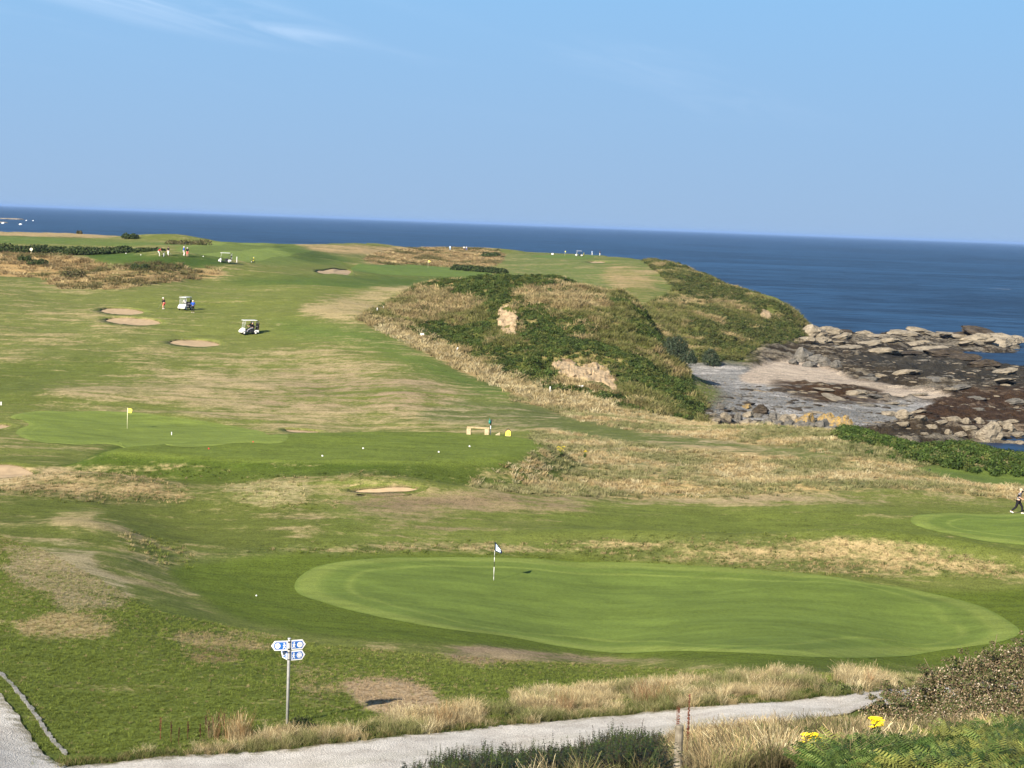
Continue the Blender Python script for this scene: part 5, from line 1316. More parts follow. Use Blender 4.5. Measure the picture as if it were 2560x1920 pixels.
o = mb.build('stone_edging', plain('edging_stone', (.20, .195, .18), .9, .1, .15, 5, bump=.02), None, False); tag(o, 'thin line of grey edging stones running beside the gravel track', 'edging')
# ------------------------------------------------------------------ people: one skinned figure each, clothes on top
SKINS = []
def skin_obj(name, V, E, Rr, root, mat, parent, sub=2):
    me = bpy.data.meshes.new(name); me.from_pydata([tuple(v) for v in V], E, [])
    o = link(bpy.data.objects.new(name, me), parent)
    o.modifiers.new('skin', 'SKIN')
    for i, r_ in enumerate(Rr):
        s = me.skin_vertices[0].data[i]; s.radius = (r_, r_) if not isinstance(r_, tuple) else r_
        s.use_root = (i == root)
    sb = o.modifiers.new('smooth', 'SUBSURF'); sb.levels = sub; sb.render_levels = sub
    SKINS.append((o, mat)); return o
def bake_skins():
    bpy.context.view_layer.update()
    dg = bpy.context.evaluated_depsgraph_get()
    for o, mat in SKINS:
        me = bpy.data.meshes.new_from_object(o.evaluated_get(dg))
        o.modifiers.clear(); o.data = me
        me.materials.clear(); me.materials.append(mat)
        for p in me.polygons: p.use_smooth = True
    SKINS.clear()
def ik(a, b, l1, l2, pole):
    a, b = Vector(a), Vector(b); d = b - a; L = min(d.length, (l1 + l2) * .995); d.normalize(); b = a + d * L
    x = (l1 * l1 - l2 * l2 + L * L) / (2 * L); hh = math.sqrt(max(l1 * l1 - x * x, 0))
    p = Vector(pole); p = (p - d * p.dot(d)).normalized()
    return a + d * x + p * hh, b
def person(loc, rz, label, group=None, tall=1.75, lean=0, side=0, hip=(0, 0, .93), feet=((-.11, 0), (.11, 0)), lift=(0, 0), hands=((-.26, .05, .82), (.26, .05, .82)), look=(0, -5),
           top=None, sleeves='long', legs=None, short=False, shoes=None, hat=None, hair=None, knees=(0, 1, 0), toes=(0, 0), elbows=((-.8, -.6, -.2), (.8, -.6, -.2))):
    root = empty('person', Vector(loc), rz, label, 'person', group)
    k = tall / 1.75; root.scale = (k, k, k)
    Hp = Vector(hip); La, Sa = R(lean), R(side)
    up = Vector((math.sin(Sa), math.sin(La), math.cos(La) * math.cos(Sa))).normalized()
    rt = Vector((1, 0, 0)); rt = (rt - up * rt.dot(up)).normalized(); fw = up.cross(rt)
    waist, chest, neck = Hp + up * .16, Hp + up * .38, Hp + up * .55
    hd = (up * .7 + Vector((0, 0, 1)) * .5 + fw * math.sin(R(-look[1])) * .4).normalized()
    hb, hc, ht = neck + hd * .06, neck + hd * .16, neck + hd * .25
    yw = R(look[0]); hf = (fw * math.cos(yw) + rt * math.sin(yw)).normalized()
    V, E, Q = [], [], []
    def add(p, r_, par=None):
        V.append(Vector(p)); Q.append(r_)
        if par is not None: E.append((par, len(V) - 1))
        return len(V) - 1
    iH = add(Hp, .125); iW = add(waist, .118, iH); iC = add(chest, .132, iW); iN = add(neck, .062, iC); iB = add(hb, .060, iN); iD = add(hc, (.078, .095), iB); iT = add(ht, .070, iD)
    add(hc + hf * .105 - hd * .015, .016, iD)                                   # nose
    arms, legsj = [], []
    for n, s in enumerate((-1, 1)):
        sh = chest + up * .11 + rt * s * .185; el, wr = ik(sh, hands[n], .285, .26, rt * elbows[n][0] + fw * elbows[n][1] + up * elbows[n][2])
        a = add(sh, .055, iC); b = add(sh.lerp(el, .5), .048, a); c = add(el, .041, b); d = add(el.lerp(wr, .5), .037, c); e = add(wr, .027, d)
        di = (wr - el).normalized(); palm = wr + di * .075; pm = add(palm, (.036, .020), e)
        sd = di.cross(fw); sd = sd.normalized() if sd.length > .1 else rt
        for q in range(4):
            f0 = palm + sd * (q - 1.5) * .019 + di * .02; ln = (.07, .08, .075, .058)[q]
            f1 = add(f0 + di * ln * .5 + fw * .008, .0085, pm); add(f0 + di * ln + fw * .03, .0075, f1)
        t1 = add(wr + di * .045 + sd * -.042 + fw * .01, .010, e); add(wr + di * .085 + sd * -.052 + fw * .025, .009, t1)
        arms.append((sh, el, wr))
    for n, s in enumerate((-1, 1)):
        hj = Hp + Vector((s * .095, 0, -.05)); an = Vector((feet[n][0], feet[n][1], .085 + lift[n])); kn, an = ik(hj, an, .425, .415, knees)
        a = add(hj, .092, iH); b = add(hj.lerp(kn, .5), .078, a); c = add(kn, .056, b); d = add(kn.lerp(an, .4), .056, c); e = add(an, .040, d)
        ty = R(toes[n]); tp = an + Vector((math.sin(ty) * .15, math.cos(ty) * .15, -.045 - (.06 if lift[n] > .06 else 0)))
        heel = add(an + Vector((0, -.03, -.045)), .036, e); add(tp, .034, e)
        legsj.append((hj, kn, an, tp))
    skin_obj('body', V, E, Q, 0, M_SKIN, root)
    # shirt or jacket
    V, E, Q = [], [], []
    a = add(Hp + up * -.02, .148); b = add(waist, .140, a); c = add(chest, (.168, .146), b); d = add(chest + up * .12, .090, c); add(neck - up * .01, .074, d)
    for n, (sh, el, wr) in enumerate(arms):
        e = add(sh, .072, c); f = add(sh.lerp(el, .6), .063, e)
        if sleeves == 'long': g = add(el, .057, f); add(el.lerp(wr, .96), .040, g)
    skin_obj('shirt' if sleeves == 'short' else 'jumper', V, E, Q, 0, top, root)
    if isinstance(sleeves, tuple):                                              # waistcoat over sleeves of another colour
        for n, (sh, el, wr) in enumerate(arms):
            V, E, Q = [], [], []
            e = add(sh, .066); f = add(sh.lerp(el, .5), .060, e); g = add(el, .053, f); add(el.lerp(wr, .35), .046, g)
            skin_obj('sleeve', V, E, Q, 0, sleeves[0], root)
    V, E, Q = [], [], []
    a = add(Hp + up * .04, .142); 
    for hj, kn, an, tp in legsj:
        b = add(hj, .112, a); c = add(hj.lerp(kn, .5), .098, b)
        if short: add(hj.lerp(kn, .92), .088, c)
        else: d = add(kn, .074, c); e = add(kn.lerp(an, .5), .068, d); add(kn.lerp(an, .97), .058, e)
    skin_obj('shorts' if short else 'trousers', V, E, Q, 0, legs, root)
    for hj, kn, an, tp in legsj:
        V, E, Q = [], [], []
        a = add(an + Vector((0, 0, -.02)), .050); add(an + (an - tp).normalized() * .035 + Vector((0, 0, -.045)), .044, a); m_ = add(an.lerp(tp, .6), .046, a); add(tp + (tp - an).normalized() * .02, .036, m_)
        skin_obj('shoe', V, E, Q, 0, shoes or C_BLACK, root)
    if hat is not None:
        mb = MB(); c = hc + hd * .030
        mb.sphere(c, .112, 14, 8, (1, 1.12, .95)); mb.box(c + hf * .13 + hd * .01, (.15, .13, .018), Matrix.Rotation(-yw, 3, 'Z'))
        mb.build('cap', hat, root, True)
    elif hair is not None:
        MB().sphere(hc + hd * .028 - hf * .018, .108, 14, 8, (1, 1.1, 1)).build('hair', hair, root, True)
    return root
def club(parent_loc, a, b, label, head=True):
    a, b = Vector(a), Vector(b); o = empty('golf_club', a, 0, label, 'golf club')
    d = b - a
    MB().tube([(0, 0, 0), d], [.009, .006], 6).build('shaft', M_GREY, o); MB().tube([(0, 0, 0), d * .25], .014, 8).build('grip', M_BLACK, o)
    if head: MB().sphere(d, .05, 10, 6, (1.2, .8, .7)).build('club_head', M_BLACK, o, True)
    return o
H_ = lambda u, v, a, b: Vector(hit(u, v, a, b))
# golfer walking out of the picture on the right
pg = H_(2544, 1285, 95, 125)
person(pg, R(-118), 'golfer in grey waistcoat and black trousers striding at the right edge, one arm raised', None, 1.80, lean=10, hip=(0, 0, .90), feet=((-.10, .26), (.10, -.42)), lift=(0, .07), hands=((-.20, .16, 1.64), (.30, .22, 1.10)), look=(10, -16),
       top=C_GREY, sleeves=(C_BLACK,), legs=C_BLACK, shoes=C_WHITE, hat=C_KHAKI, elbows=((-.9, .3, .2), (.8, -.6, -.2)))
# pair on the left fairway
p1 = H_(410, 773, 200, 300)
person(p1, R(70), 'golfer in a dark top, coral shorts and white cap standing alone on the left fairway', None, 1.78, lean=16, hip=(0, -.05, .91), feet=((-.20, 0), (.20, 0)), hands=((-.05, .36, .86), (.06, .38, .82)), look=(0, -30), top=C_BLACK, legs=C_CORAL, short=True, shoes=C_WHITE, hat=C_WHITE)
club(None, p1 + Vector((-.36, .12, .90)), p1 + Vector((-.95, .30, .05)), 'golf club held by the golfer in coral shorts')
p2 = H_(482, 782, 200, 300)
person(p2, R(8), 'golfer in a bright blue jacket and white cap seen from behind beside the parked cart', None, 1.80, feet=((-.13, .02), (.14, -.02)), hands=((-.22, .22, .98), (.20, .26, 1.0)), look=(5, -20), lean=4, top=C_BLUE, legs=C_BLACK, shoes=C_WHITE, hat=C_WHITE)
# the party on the far tee
q = H_(398, 641, 290, 345)
person(q, R(-80), 'golfer in a red top and white trousers stooping on the far tee', None, 1.80, lean=42, hip=(0, -.16, .90), feet=((-.14, 0), (.16, .02)), hands=((-.05, .52, .62), (.06, .54, .58)), look=(0, -40), top=C_RED, sleeves='short', legs=C_WHITE, shoes=C_WHITE, hair=M_HAIR)
q = H_(421, 640, 290, 345)
person(q, R(150), 'golfer in a black top and white trousers leaning on a club on the far tee', None, 1.76, lean=8, side=-6, feet=((-.12, .06), (.10, -.08)), hands=((-.30, .30, .80), (.26, .25, .90)), top=C_BLACK, legs=C_WHITE, shoes=C_BLACK, hair=M_HAIR)
club(None, q + Vector((.30, -.25, .85)), q + Vector((.60, -.35, .05)), 'golf club leaned on by the golfer in black on the far tee')
q = H_(459, 640, 290, 345)
person(q, R(-60), 'golfer in a blue top and white trousers swinging a club overhead on the far tee', None, 1.78, lean=6, feet=((-.16, 0), (.16, .05)), hands=((-.04, .16, 1.62), (.06, .18, 1.66)), top=C_BLUE, sleeves='short', legs=C_WHITE, shoes=C_WHITE, hat=C_WHITE)
club(None, q + Vector((.12, .06, 1.70)), q + Vector((.38, .10, 2.5)), 'golf club raised over the golfer in blue')
q = H_(468, 642, 290, 345)
person(q, R(200), 'golfer in a dark top and coral shorts watching the swing on the far tee', None, 1.76, lean=6, feet=((-.13, 0), (.13, .05)), hands=((-.20, .22, .98), (.20, .22, .98)), top=C_BLACK, legs=C_CORAL, short=True, shoes=C_BLACK, hat=C_WHITE)
# tiny figures on the skyline
for (u, v), tp, lg, lb in (((1125, 626), C_PALEB, C_PALEB, 'tiny figure in pale blue on the skyline between the dunes'), ((1160, 627), C_WHITE, C_BLACK, 'left one of two tiny figures in white tops on the skyline'), ((1166, 627), C_WHITE, C_BLUE, 'right one of two tiny figures in white tops on the skyline'),
                           ((1480, 636), C_PALEB, C_WHITE, 'tiny figure in pale blue on the headland right of the far cart'), ((1499, 639), C_BLACK, C_WHITE, 'tiny figure in a black top and white trousers on the headland')):
    q = H_(u, v, 480, 740)
    person(q, R(random.uniform(-180, 180)), lb, None, 1.8, lean=5, feet=((-.14, .05), (.14, -.05)), top=tp, legs=lg, shoes=C_WHITE, hair=M_HAIR)

# ------------------------------------------------------------------ golf carts and bags
def wheel(parent, c, r_=.22, w=.17):
    t = MB().tube([(c[0] - w / 2, c[1], c[2]), (c[0] - w * .3, c[1], c[2]), (c[0] + w * .3, c[1], c[2]), (c[0] + w / 2, c[1], c[2])], [r_ * .9, r_, r_, r_ * .9], 20).build('wheel', M_BLACK, parent, True)
    MB().tube([(c[0] - w / 2 - .012, c[1], c[2]), (c[0] + w / 2 + .012, c[1], c[2])], r_ * .56, 16).build('rim', M_WHITE, t, True)
def cart(loc, rz, label, body=M_WHITE, tilt=0.0):
    o = empty('golf_cart', Vector(loc), rz, label, 'golf cart'); o.rotation_euler = (tilt, 0, rz)
    S_ = Matrix.Rotation(R(90), 4, 'Z')                      # prism profile runs along y
    MB().prism([(-1.15, .26), (1.05, .26), (1.05, .34), (.48, .34), (.36, .36), (-.02, .36), (-.10, .66), (-.62, .66), (-1.15, .58)], 1.12, S_).build('body', M_BLACK, o, False, .03)
    MB().prism([(.66, .30), (1.22, .24), (1.26, .42), (1.10, .62), (.82, .84), (.68, .86)], 1.16, S_).build('front_cowl', body, o, False, .04)
    MB().prism([(-1.20, .30), (-.55, .30), (-.60, .52), (-.72, .62), (-1.20, .60)], 1.17, S_).build('rear_fender', body, o, False, .03)
    MB().box((0, -.30, .74), (1.04, .50, .13)).build('seat', M_BLACK, o, False, .03)
    MB().box((0, -.60, 1.00), (1.04, .11, .42), Matrix.Rotation(R(10), 3, 'X')).build('backrest', M_BLACK, o, False, .03)
    MB().box((0, -.05, 1.88), (1.14, 1.86, .07)).build('roof', body, o, False, .03)
    for x in (-.52, .52):
        MB().tube([(x, .82, .82), (x, .62, 1.86)], .022, 8).build('pillar', M_GREY, o, True)
        MB().tube([(x, -.80, .62), (x, -.84, 1.86)], .022, 8).build('pillar', M_BLACK, o, True)
        for y in (-.80, .80): wheel(o, (x, y, .22))
    MB().box((0, .725, 1.34), (1.0, .010, 1.0), Matrix.Rotation(R(11), 3, 'X')).build('windscreen', M_GLASS, o)
    MB().tube([(-.26, .74, .80), (-.26, .38, 1.04)], .018, 8).build('steering_column', M_BLACK, o, True)
    w = MB(); w.tube([(-.26 + .17 * math.cos(a), .38 + .07 * math.sin(a), 1.05 + .15 * math.sin(a)) for a in [k * math.pi / 9 for k in range(19)]], .016, 6, False); w.build('steering_wheel', M_BLACK, o, True)
    MB().box((0, -1.12, .62), (.98, .34, .05)).build('bag_shelf', M_BLACK, o); MB().tube([(-.48, -1.0, 1.05), (.48, -1.0, 1.05)], .02, 8).build('bag_rail', M_GREY, o, True)
    MB().box((0, .56, .29), (.96, .40, .03)).build('floor', M_GREY, o)
    return o
def place(o, v): return o.matrix_basis @ Vector(v)
def golf_bag(loc, rz, tilt, label, mat, trim, hgt=.86):
    o = empty('golf_bag', Vector(loc), rz, label, 'golf bag'); o.rotation_euler = (tilt, 0, rz)
    MB().tube([(0, 0, 0), (0, 0, .05), (0, 0, hgt - .1), (0, 0, hgt)], [.12, .13, .125, .145], 14).build('bag_body', mat, o, True)
    MB().tube([(0, 0, hgt - .08), (0, 0, hgt + .01)], [.150, .150], 14).build('bag_collar', trim, o, True)
    MB().box((0, -.14, .30), (.20, .09, .34)).build('pocket', trim, o, False, .02)
    r_ = random.Random(sum(map(ord, label)))
    for i in range(6):
        a = i * 1.05; x, y = .07 * math.cos(a), .07 * math.sin(a); t = hgt + r_.uniform(.16, .30)
        c = MB(); c.tube([(x, y, hgt - .2), (x * 1.3, y * 1.3, t)], .008, 6); c.sphere((x * 1.3 + .03, y * 1.3, t), .045 if i < 3 else .03, 8, 5, (1.3, .8, .9)); c.build('club', M_BLACK if i < 3 else M_GREY, o, True)
    return o
def seated(cart_o, x, label, top, legs, hat):
    p = place(cart_o, (x, -.28, .80 - .93 + .10))
    o = person(p, cart_o.rotation_euler[2], label, None, 1.74, lean=-6, hip=(0, -.08, .93), feet=((-.12, .72), (.12, .74)), lift=(.42, .42), hands=((-.14, .42, 1.16), (.14, .40, 1.10)), top=top, legs=legs, shoes=C_WHITE, hat=hat)
    return o
cA_ = cart(H_(463, 775, 200, 300), R(163), 'golf cart with a white front parked facing the camera beside the golfer in blue')
seated(cA_, .24, 'seated golfer in a white top inside the cart beside the golfer in blue', C_WHITE, C_BLACK, C_WHITE)
golf_bag(place(cA_, (-.24, -1.12, .65)), cA_.rotation_euler[2], R(8), 'black golf bag on the back of the cart beside the golfer in blue', M_BLACK, M_GREY)
cB_ = cart(H_(622, 836, 190, 260), R(118), 'golf cart with a white roof driving left above the nearest fairway bunker', M_WHITE)
for n in ('front_cowl', 'rear_fender'):
    pass
seated(cB_, -.26, 'dark clothed driver seated in the cart above the nearest fairway bunker', C_BLACK, C_GREY, C_WHITE)
seated(cB_, .26, 'dark clothed passenger seated in the cart above the nearest fairway bunker', C_BLACK, C_BLACK, C_WHITE)
golf_bag(place(cB_, (-.24, -1.12, .65)), cB_.rotation_euler[2], R(8), 'dark golf bag with tan trim on the cart above the nearest bunker', M_BLACK, M_BROWN)
golf_bag(place(cB_, (.24, -1.12, .65)), cB_.rotation_euler[2], R(8), 'black and white golf bag on the cart above the nearest bunker', M_BLACK, M_WHITE)
cC_ = cart(H_(562, 657, 290, 350), R(100), 'golf cart parked on the far fairway right of the far tee')
golf_bag(place(cC_, (-.24, -1.12, .65)), cC_.rotation_euler[2], R(8), 'black golf bag on the cart right of the far tee', M_BLACK, M_GREY)
golf_bag(place(cC_, (.24, -1.12, .65)), cC_.rotation_euler[2], R(8), 'pale golf bag on the cart right of the far tee', C_KHAKI, M_WHITE)
o = stake(592, 656, 290, 350, 1.1, 'white post with a dark top just right of the far fairway cart', name='practice_stake', group=None)
cD_ = cart(H_(1447, 641, 500, 700), R(95), 'tiny golf cart on the headland skyline')
def trolley(u, v, D0, D1, label, mat):
    p = H_(u, v, D0, D1)
    o = empty('golf_trolley', p, R(40), label + ' trolley', 'golf trolley')
    for x in (-.28, .28): wheel(o, (x, 0, .17), .17, .07)
    MB().tube([(-.28, 0, .17), (.28, 0, .17)], .014, 8).build('axle', M_GREY, o)
    MB().tube([(0, .30, .05), (0, -.12, .40), (0, -.42, .98)], .018, 8).build('frame', M_GREY, o, True); MB().tube([(-.10, -.42, .98), (.10, -.42, .98)], .018, 8).build('handle', M_BLACK, o, True)
    golf_bag(p + Vector((0, 0, .22)), R(40), R(26), label + ' bag', mat, M_YELL)
trolley(632, 657, 290, 350, 'black and white golf bag trolley standing on the far fairway', M_BLACK)
trolley(1458, 640, 500, 700, 'tiny golf bag trolley right of the skyline cart', M_BLACK)
golf_bag(H_(408, 643, 290, 345), R(50), R(20), 'small dark golf bag on the ground by the red topped golfer', M_BLACK, M_WHITE, .6)
bake_skins()
# ------------------------------------------------------------------ shrubs as things: wood inside, a shell of leaves outside
M_FOLI, _nt, _b = new_mat('shrub_leaf'); _h = NT(_nt)
_c = _h.attr('tint').outputs['Color']; _nt.links.new(_c, _b.inputs['Base Color']); _b.inputs['Roughness'].default_value = .6
_tr = _nt.nodes.new('ShaderNodeBsdfTranslucent'); _nt.links.new(_c, _tr.inputs['Color']); _mx = _nt.nodes.new('ShaderNodeMixShader'); _mx.inputs[0].default_value = .15
_nt.links.new(_b.outputs[0], _mx.inputs[1]); _nt.links.new(_tr.outputs[0], _mx.inputs[2]); _nt.links.new(_mx.outputs[0], _nt.nodes['Material Output'].inputs[0])
M_TWIG = plain('twig', (.16, .12, .08), .9, .1, .15)
def leaves(cs, rads, n, size, cols, w=None, seed=1, asp=.5, flat=.0, hollow=.72):
    """n leaf quads spread through the outer part of a few overlapping domes"""
    r_ = np.random.default_rng(seed); cs = np.array(cs, float); rads = np.array(rads, float)
    pk = r_.choice(len(cs), n, p=(rads.prod(1) ** .66) / (rads.prod(1) ** .66).sum())
    d = r_.normal(size=(n, 3)); d /= np.linalg.norm(d, axis=1)[:, None]; d[:, 2] = np.where(r_.random(n) < .85, np.abs(d[:, 2]), d[:, 2] * .4)
    lump = .82 + .36 * fbm(d[:, 0] * 2.4 + pk * 7.3, d[:, 1] * 2.4 + d[:, 2] * 2.1, seed, 3)
    c = cs[pk] + d * rads[pk] * (r_.uniform(hollow, 1.03, n) * lump)[:, None]
    nn = d + r_.normal(0, .6, (n, 3)); nn /= np.linalg.norm(nn, axis=1)[:, None]
    u = np.cross(nn, r_.normal(size=(n, 3))); u /= np.linalg.norm(u, axis=1)[:, None]; wv = np.cross(nn, u)
    s = (size * r_.uniform(.55, 1.35, n))[:, None]
    V = np.stack([c - u * s, c + wv * s * asp + nn * s * .2, c + u * s, c - wv * s * asp + nn * s * .2], 1).reshape(-1, 3)
    F = np.arange(4 * n).reshape(-1, 4)
    t = tints(n, cols, w, .2)
    return V, F, np.repeat(t, 4, 0)
def shrub(name, loc, blobs, n, size, cols, label, cat='shrub', group=None, w=None, seed=1, asp=.5, twigs=7):
    o = empty(name, Vector(loc), 0, label, cat, group)
    V, F, t = leaves([b[0] for b in blobs], [b[1] for b in blobs], n, size, cols, w, seed, asp)
    np_obj('foliage', V, F, M_FOLI, o, False, {'tint': ('FLOAT_COLOR', t)})
    r_ = random.Random(seed); mb = MB()
    for i in range(twigs):
        c, rd = blobs[i % len(blobs)]
        e = Vector((c[0] + r_.uniform(-.7, .7) * rd[0], c[1] + r_.uniform(-.7, .7) * rd[1], c[2] + r_.uniform(.2, .95) * rd[2]))
        b = Vector((c[0] * .7, c[1] * .7, -.2)); mb.tube([b, b.lerp(e, .5) + Vector((r_.uniform(-.1, .1), 0, .1)), e], [.05 * rd[2], .035 * rd[2], .012 * rd[2]], 6)
    mb.build('stem', M_TWIG, o, True)
    return o
GORSE = [(.030, .052, .014), (.045, .068, .018), (.065, .085, .024), (.022, .036, .012)]
G_ = lambda u, v, a, b: hit(u, v, a, b)
for i, (u, v, w, h_) in enumerate(((12, 632, 90, 30), (62, 634, 60, 24), (105, 633, 70, 28), (150, 634, 60, 22), (196, 637, 70, 26), (240, 636, 60, 22), (282, 634, 60, 20), (312, 632, 40, 22), (-40, 632, 70, 30), (355, 634, 40, 14), (385, 632, 46, 12))):
    p = G_(u, v, 330, 480); s = p[1] / FPX; a, z = w * s * .62, h_ * s * .78
    shrub('gorse_bush', p, [((-.35 * a, 0, z * .2), (a * .7, a * .8, z * .8)), ((.3 * a, .2, z * .2), (a * .75, a * .8, z * random.uniform(.6, .9))), ((0, .5, z * .3), (a * .5, a * .6, z * .7))], 900, .26, GORSE, 'dark gorse bush in the long row on the far left behind the dunes', 'bush', 'row of gorse bushes on the far left', seed=400 + i)
for i, (u, v, w, h_, D0, D1, lb) in enumerate(((325, 597, 40, 14, 440, 640, 'dark bush on the far left skyline'), (198, 583, 12, 8, 440, 640, 'tiny lone bush on the far left skyline'),
        (350, 674, 48, 14, 270, 380, 'pair of dark bushes in the brown dune below the far tee'), (182, 694, 60, 18, 270, 380, 'olive scrub on the dune below the far left rough'), (62, 655, 34, 16, 290, 400, 'dark bush at the left in the golden dune'), (95, 664, 50, 18, 290, 400, 'spreading olive bush in the golden dune right of the dark one'),
        (1228, 642, 46, 12, 480, 740, 'clipped dark hedge block on the far golden dune'), (490, 612, 80, 14, 390, 540, 'brown scrubby hummock behind the far tee'), (445, 620, 60, 12, 390, 540, 'low brown scrub left of the hummock behind the far tee'))):
    p = G_(u, v, D0, D1); s = p[1] / FPX; a, z = w * s * .55, h_ * s
    cols = GORSE if 'dark' in lb else [(.10, .095, .035), (.14, .115, .05), (.065, .07, .025)]
    shrub('bush', p, [((-.45 * a, 0, z * .15), (a * .55, a * .7, z * .8)), ((.4 * a, .1, z * .15), (a * .6, a * .7, z * .85)), ((0, .2, z * .1), (a * .6, a * .7, z * .65))], 700, .20 * max(1, p[1] / 350), cols, lb, 'bush', None, seed=430 + i)
for i, u in enumerate((1150, 1180, 1212, 1245)):
    v = 676 + i * 2.6; p = G_(u, v, 330, 520); s = p[1] / FPX; a, z = 42 * s * .55, 15 * s
    shrub('hedge_bush', p, [((-.4 * a, 0, z * .2), (a * .7, 1.6, z * .75)), ((.4 * a, 0, z * .2), (a * .7, 1.6, z * .75))], 800, .26, GORSE, ('leftmost', 'second from left', 'third from left', 'rightmost')[i] + ' bush of the dark row beyond the far striped green', 'bush', 'dark row of bushes beyond the far green', seed=450 + i)
p = G_(1695, 935, 225, 300); s = p[1] / FPX
TAMAR = [(.050, .072, .040), (.036, .054, .028), (.070, .092, .055)]
shrub('bush', p, [((-.9, .3, 1.2), (1.8, 1.6, 2.6)), ((.8, -.2, .6), (1.6, 1.5, 1.7)), ((-.2, 0, 2.0), (1.5, 1.4, 1.9)), ((1.3, -.4, .3), (1.2, 1.2, 1.2))], 4200, .16, TAMAR, 'large dark grey green bush at the corner of the beach under the near hill', 'bush', None, seed=460, asp=.3)
p = G_(1775, 915, 240, 320)
shrub('bush', p, [((0, .2, .8), (1.3, 1.3, 1.9)), ((.7, 0, .3), (1.0, 1.0, 1.1))], 2200, .16, TAMAR, 'smaller dark bush at the beach foot right of the large one', 'bush', None, seed=461, asp=.3)

# ------------------------------------------------------------------ the bank in front: bramble, fern, weeds, long grass
BR = empty('bramble_bush', ground_pt(2430, 39), 0, 'large tangled brown bramble bush covered in pale seed heads at the lower right', 'bush')
def rel(u, v, D): return at(u, v, D) - np.array(BR.location)
blobs = [(rel(2300, 1775, 37.5), (.62, .6, .52)), (rel(2235, 1800, 37), (.45, .5, .35)), (rel(2370, 1735, 38), (.7, .7, .65)), (rel(2440, 1715, 38.5), (.75, .8, .70)), (rel(2520, 1690, 39), (.8, .8, .72)), (rel(2600, 1680, 39.5), (.9, .9, .8)), (rel(2700, 1690, 39.5), (1.0, .9, .8)),
         (rel(2400, 1800, 36), (.7, .5, .45)), (rel(2500, 1790, 36), (.8, .5, .5)), (rel(2610, 1780, 36), (.8, .5, .55)), (rel(2320, 1740, 38.5), (.45, .5, .4)), (rel(2190, 1790, 37), (.40, .45, .30)), (rel(2270, 1815, 35.5), (.55, .4, .32)), (rel(2380, 1822, 35), (.65, .4, .30)), (rel(2500, 1815, 35), (.7, .4, .35)), (rel(2600, 1805, 35), (.7, .4, .35)), (rel(2460, 1760, 37), (.8, .5, .5)), (rel(2560, 1745, 37.5), (.8, .5, .5)), (rel(2230, 1745, 38.5), (.30, .35, .22)), (rel(2480, 1675, 40), (.5, .5, .35)), (rel(2550, 1655, 40), (.45, .5, .35))]
r_ = random.Random(8); tips = []
for k in range(60):
    c, rd = blobs[r_.choice([0, 1, 2, 3, 4, 5, 10, 11, 16, 17, 18, 19])]; a = r_.uniform(0, 6.28); q = r_.uniform(.1, .95)
    tips.append(((c[0] + rd[0] * q * math.cos(a), c[1] + rd[1] * q * math.sin(a) * .7, c[2] + rd[2] * (1.08 - .55 * q * q) + r_.uniform(0, .16)), (r_.uniform(.06, .17), r_.uniform(.06, .15), r_.uniform(.06, .16))))
V, F, t = leaves([b[0] for b in tips], [b[1] for b in tips], 3600, .03, [(.10, .12, .038), (.13, .115, .05), (.07, .09, .028), (.2, .15, .09)], None, 502, .6, hollow=.2)
np_obj('shoots', V, F, M_FOLI, BR, False, {'tint': ('FLOAT_COLOR', t)})
V, F, t = leaves([b[0] for b in blobs], [b[1] for b in blobs], 42000, .030, [(.17, .125, .068), (.125, .11, .048), (.10, .12, .038), (.23, .165, .10), (.06, .075, .024)], [.3, .2, .22, .16, .12], 500, .6, hollow=.45)
np_obj('foliage', V, F, M_FOLI, BR, False, {'tint': ('FLOAT_COLOR', t)})
V, F, t = leaves([b[0] for b in blobs], [(b[1][0] * 1.03, b[1][1] * 1.03, b[1][2] * 1.03) for b in blobs], 4600, .022, [(.44, .35, .24), (.54, .46, .34), (.34, .26, .17)], None, 501, .7, hollow=.86)
o = np_obj('seed_heads', V, F, M_FOLI, BR, False, {'tint': ('FLOAT_COLOR', t)}); o['kind'] = 'stuff'
mb = MB(); r_ = random.Random(5)
for i in range(46):
    c, rd = blobs[r_.randrange(len(blobs))]; a = Vector(c) + Vector((r_.uniform(-.6, .6) * rd[0], r_.uniform(-.5, .3) * rd[1], rd[2] * .2))
    e = a + Vector((r_.uniform(-.5, .5), r_.uniform(-.3, .3), rd[2] * r_.uniform(.8, 1.25))); mb.tube([a, a.lerp(e, .55) + Vector((0, 0, .08)), e], [.012, .009, .004], 5)
mb.build('stem', M_TWIG, BR, True)

def line_at(L):
    L = np.array(L, float)
    return lambda u: np.interp(u, L[:, 0], L[:, 1])
farl = line_at(FARE); nearl = line_at(NEARE)
def bank(n, D0, D1, u0, u1, cond):
    D = np.sqrt(rng.uniform(D0 * D0, D1 * D1, n)); u = rng.uniform(u0, u1, n); x = np.array([th_of(0) + (th_of(1000) - th_of(0)) * q / 1000 for q in u]) * D
    z = gsample(ZL, x, D); uu, vv = project(x, D, z); k = cond(uu, vv, D)
    return np.column_stack([x, D, z])[k], uu[k], vv[k]
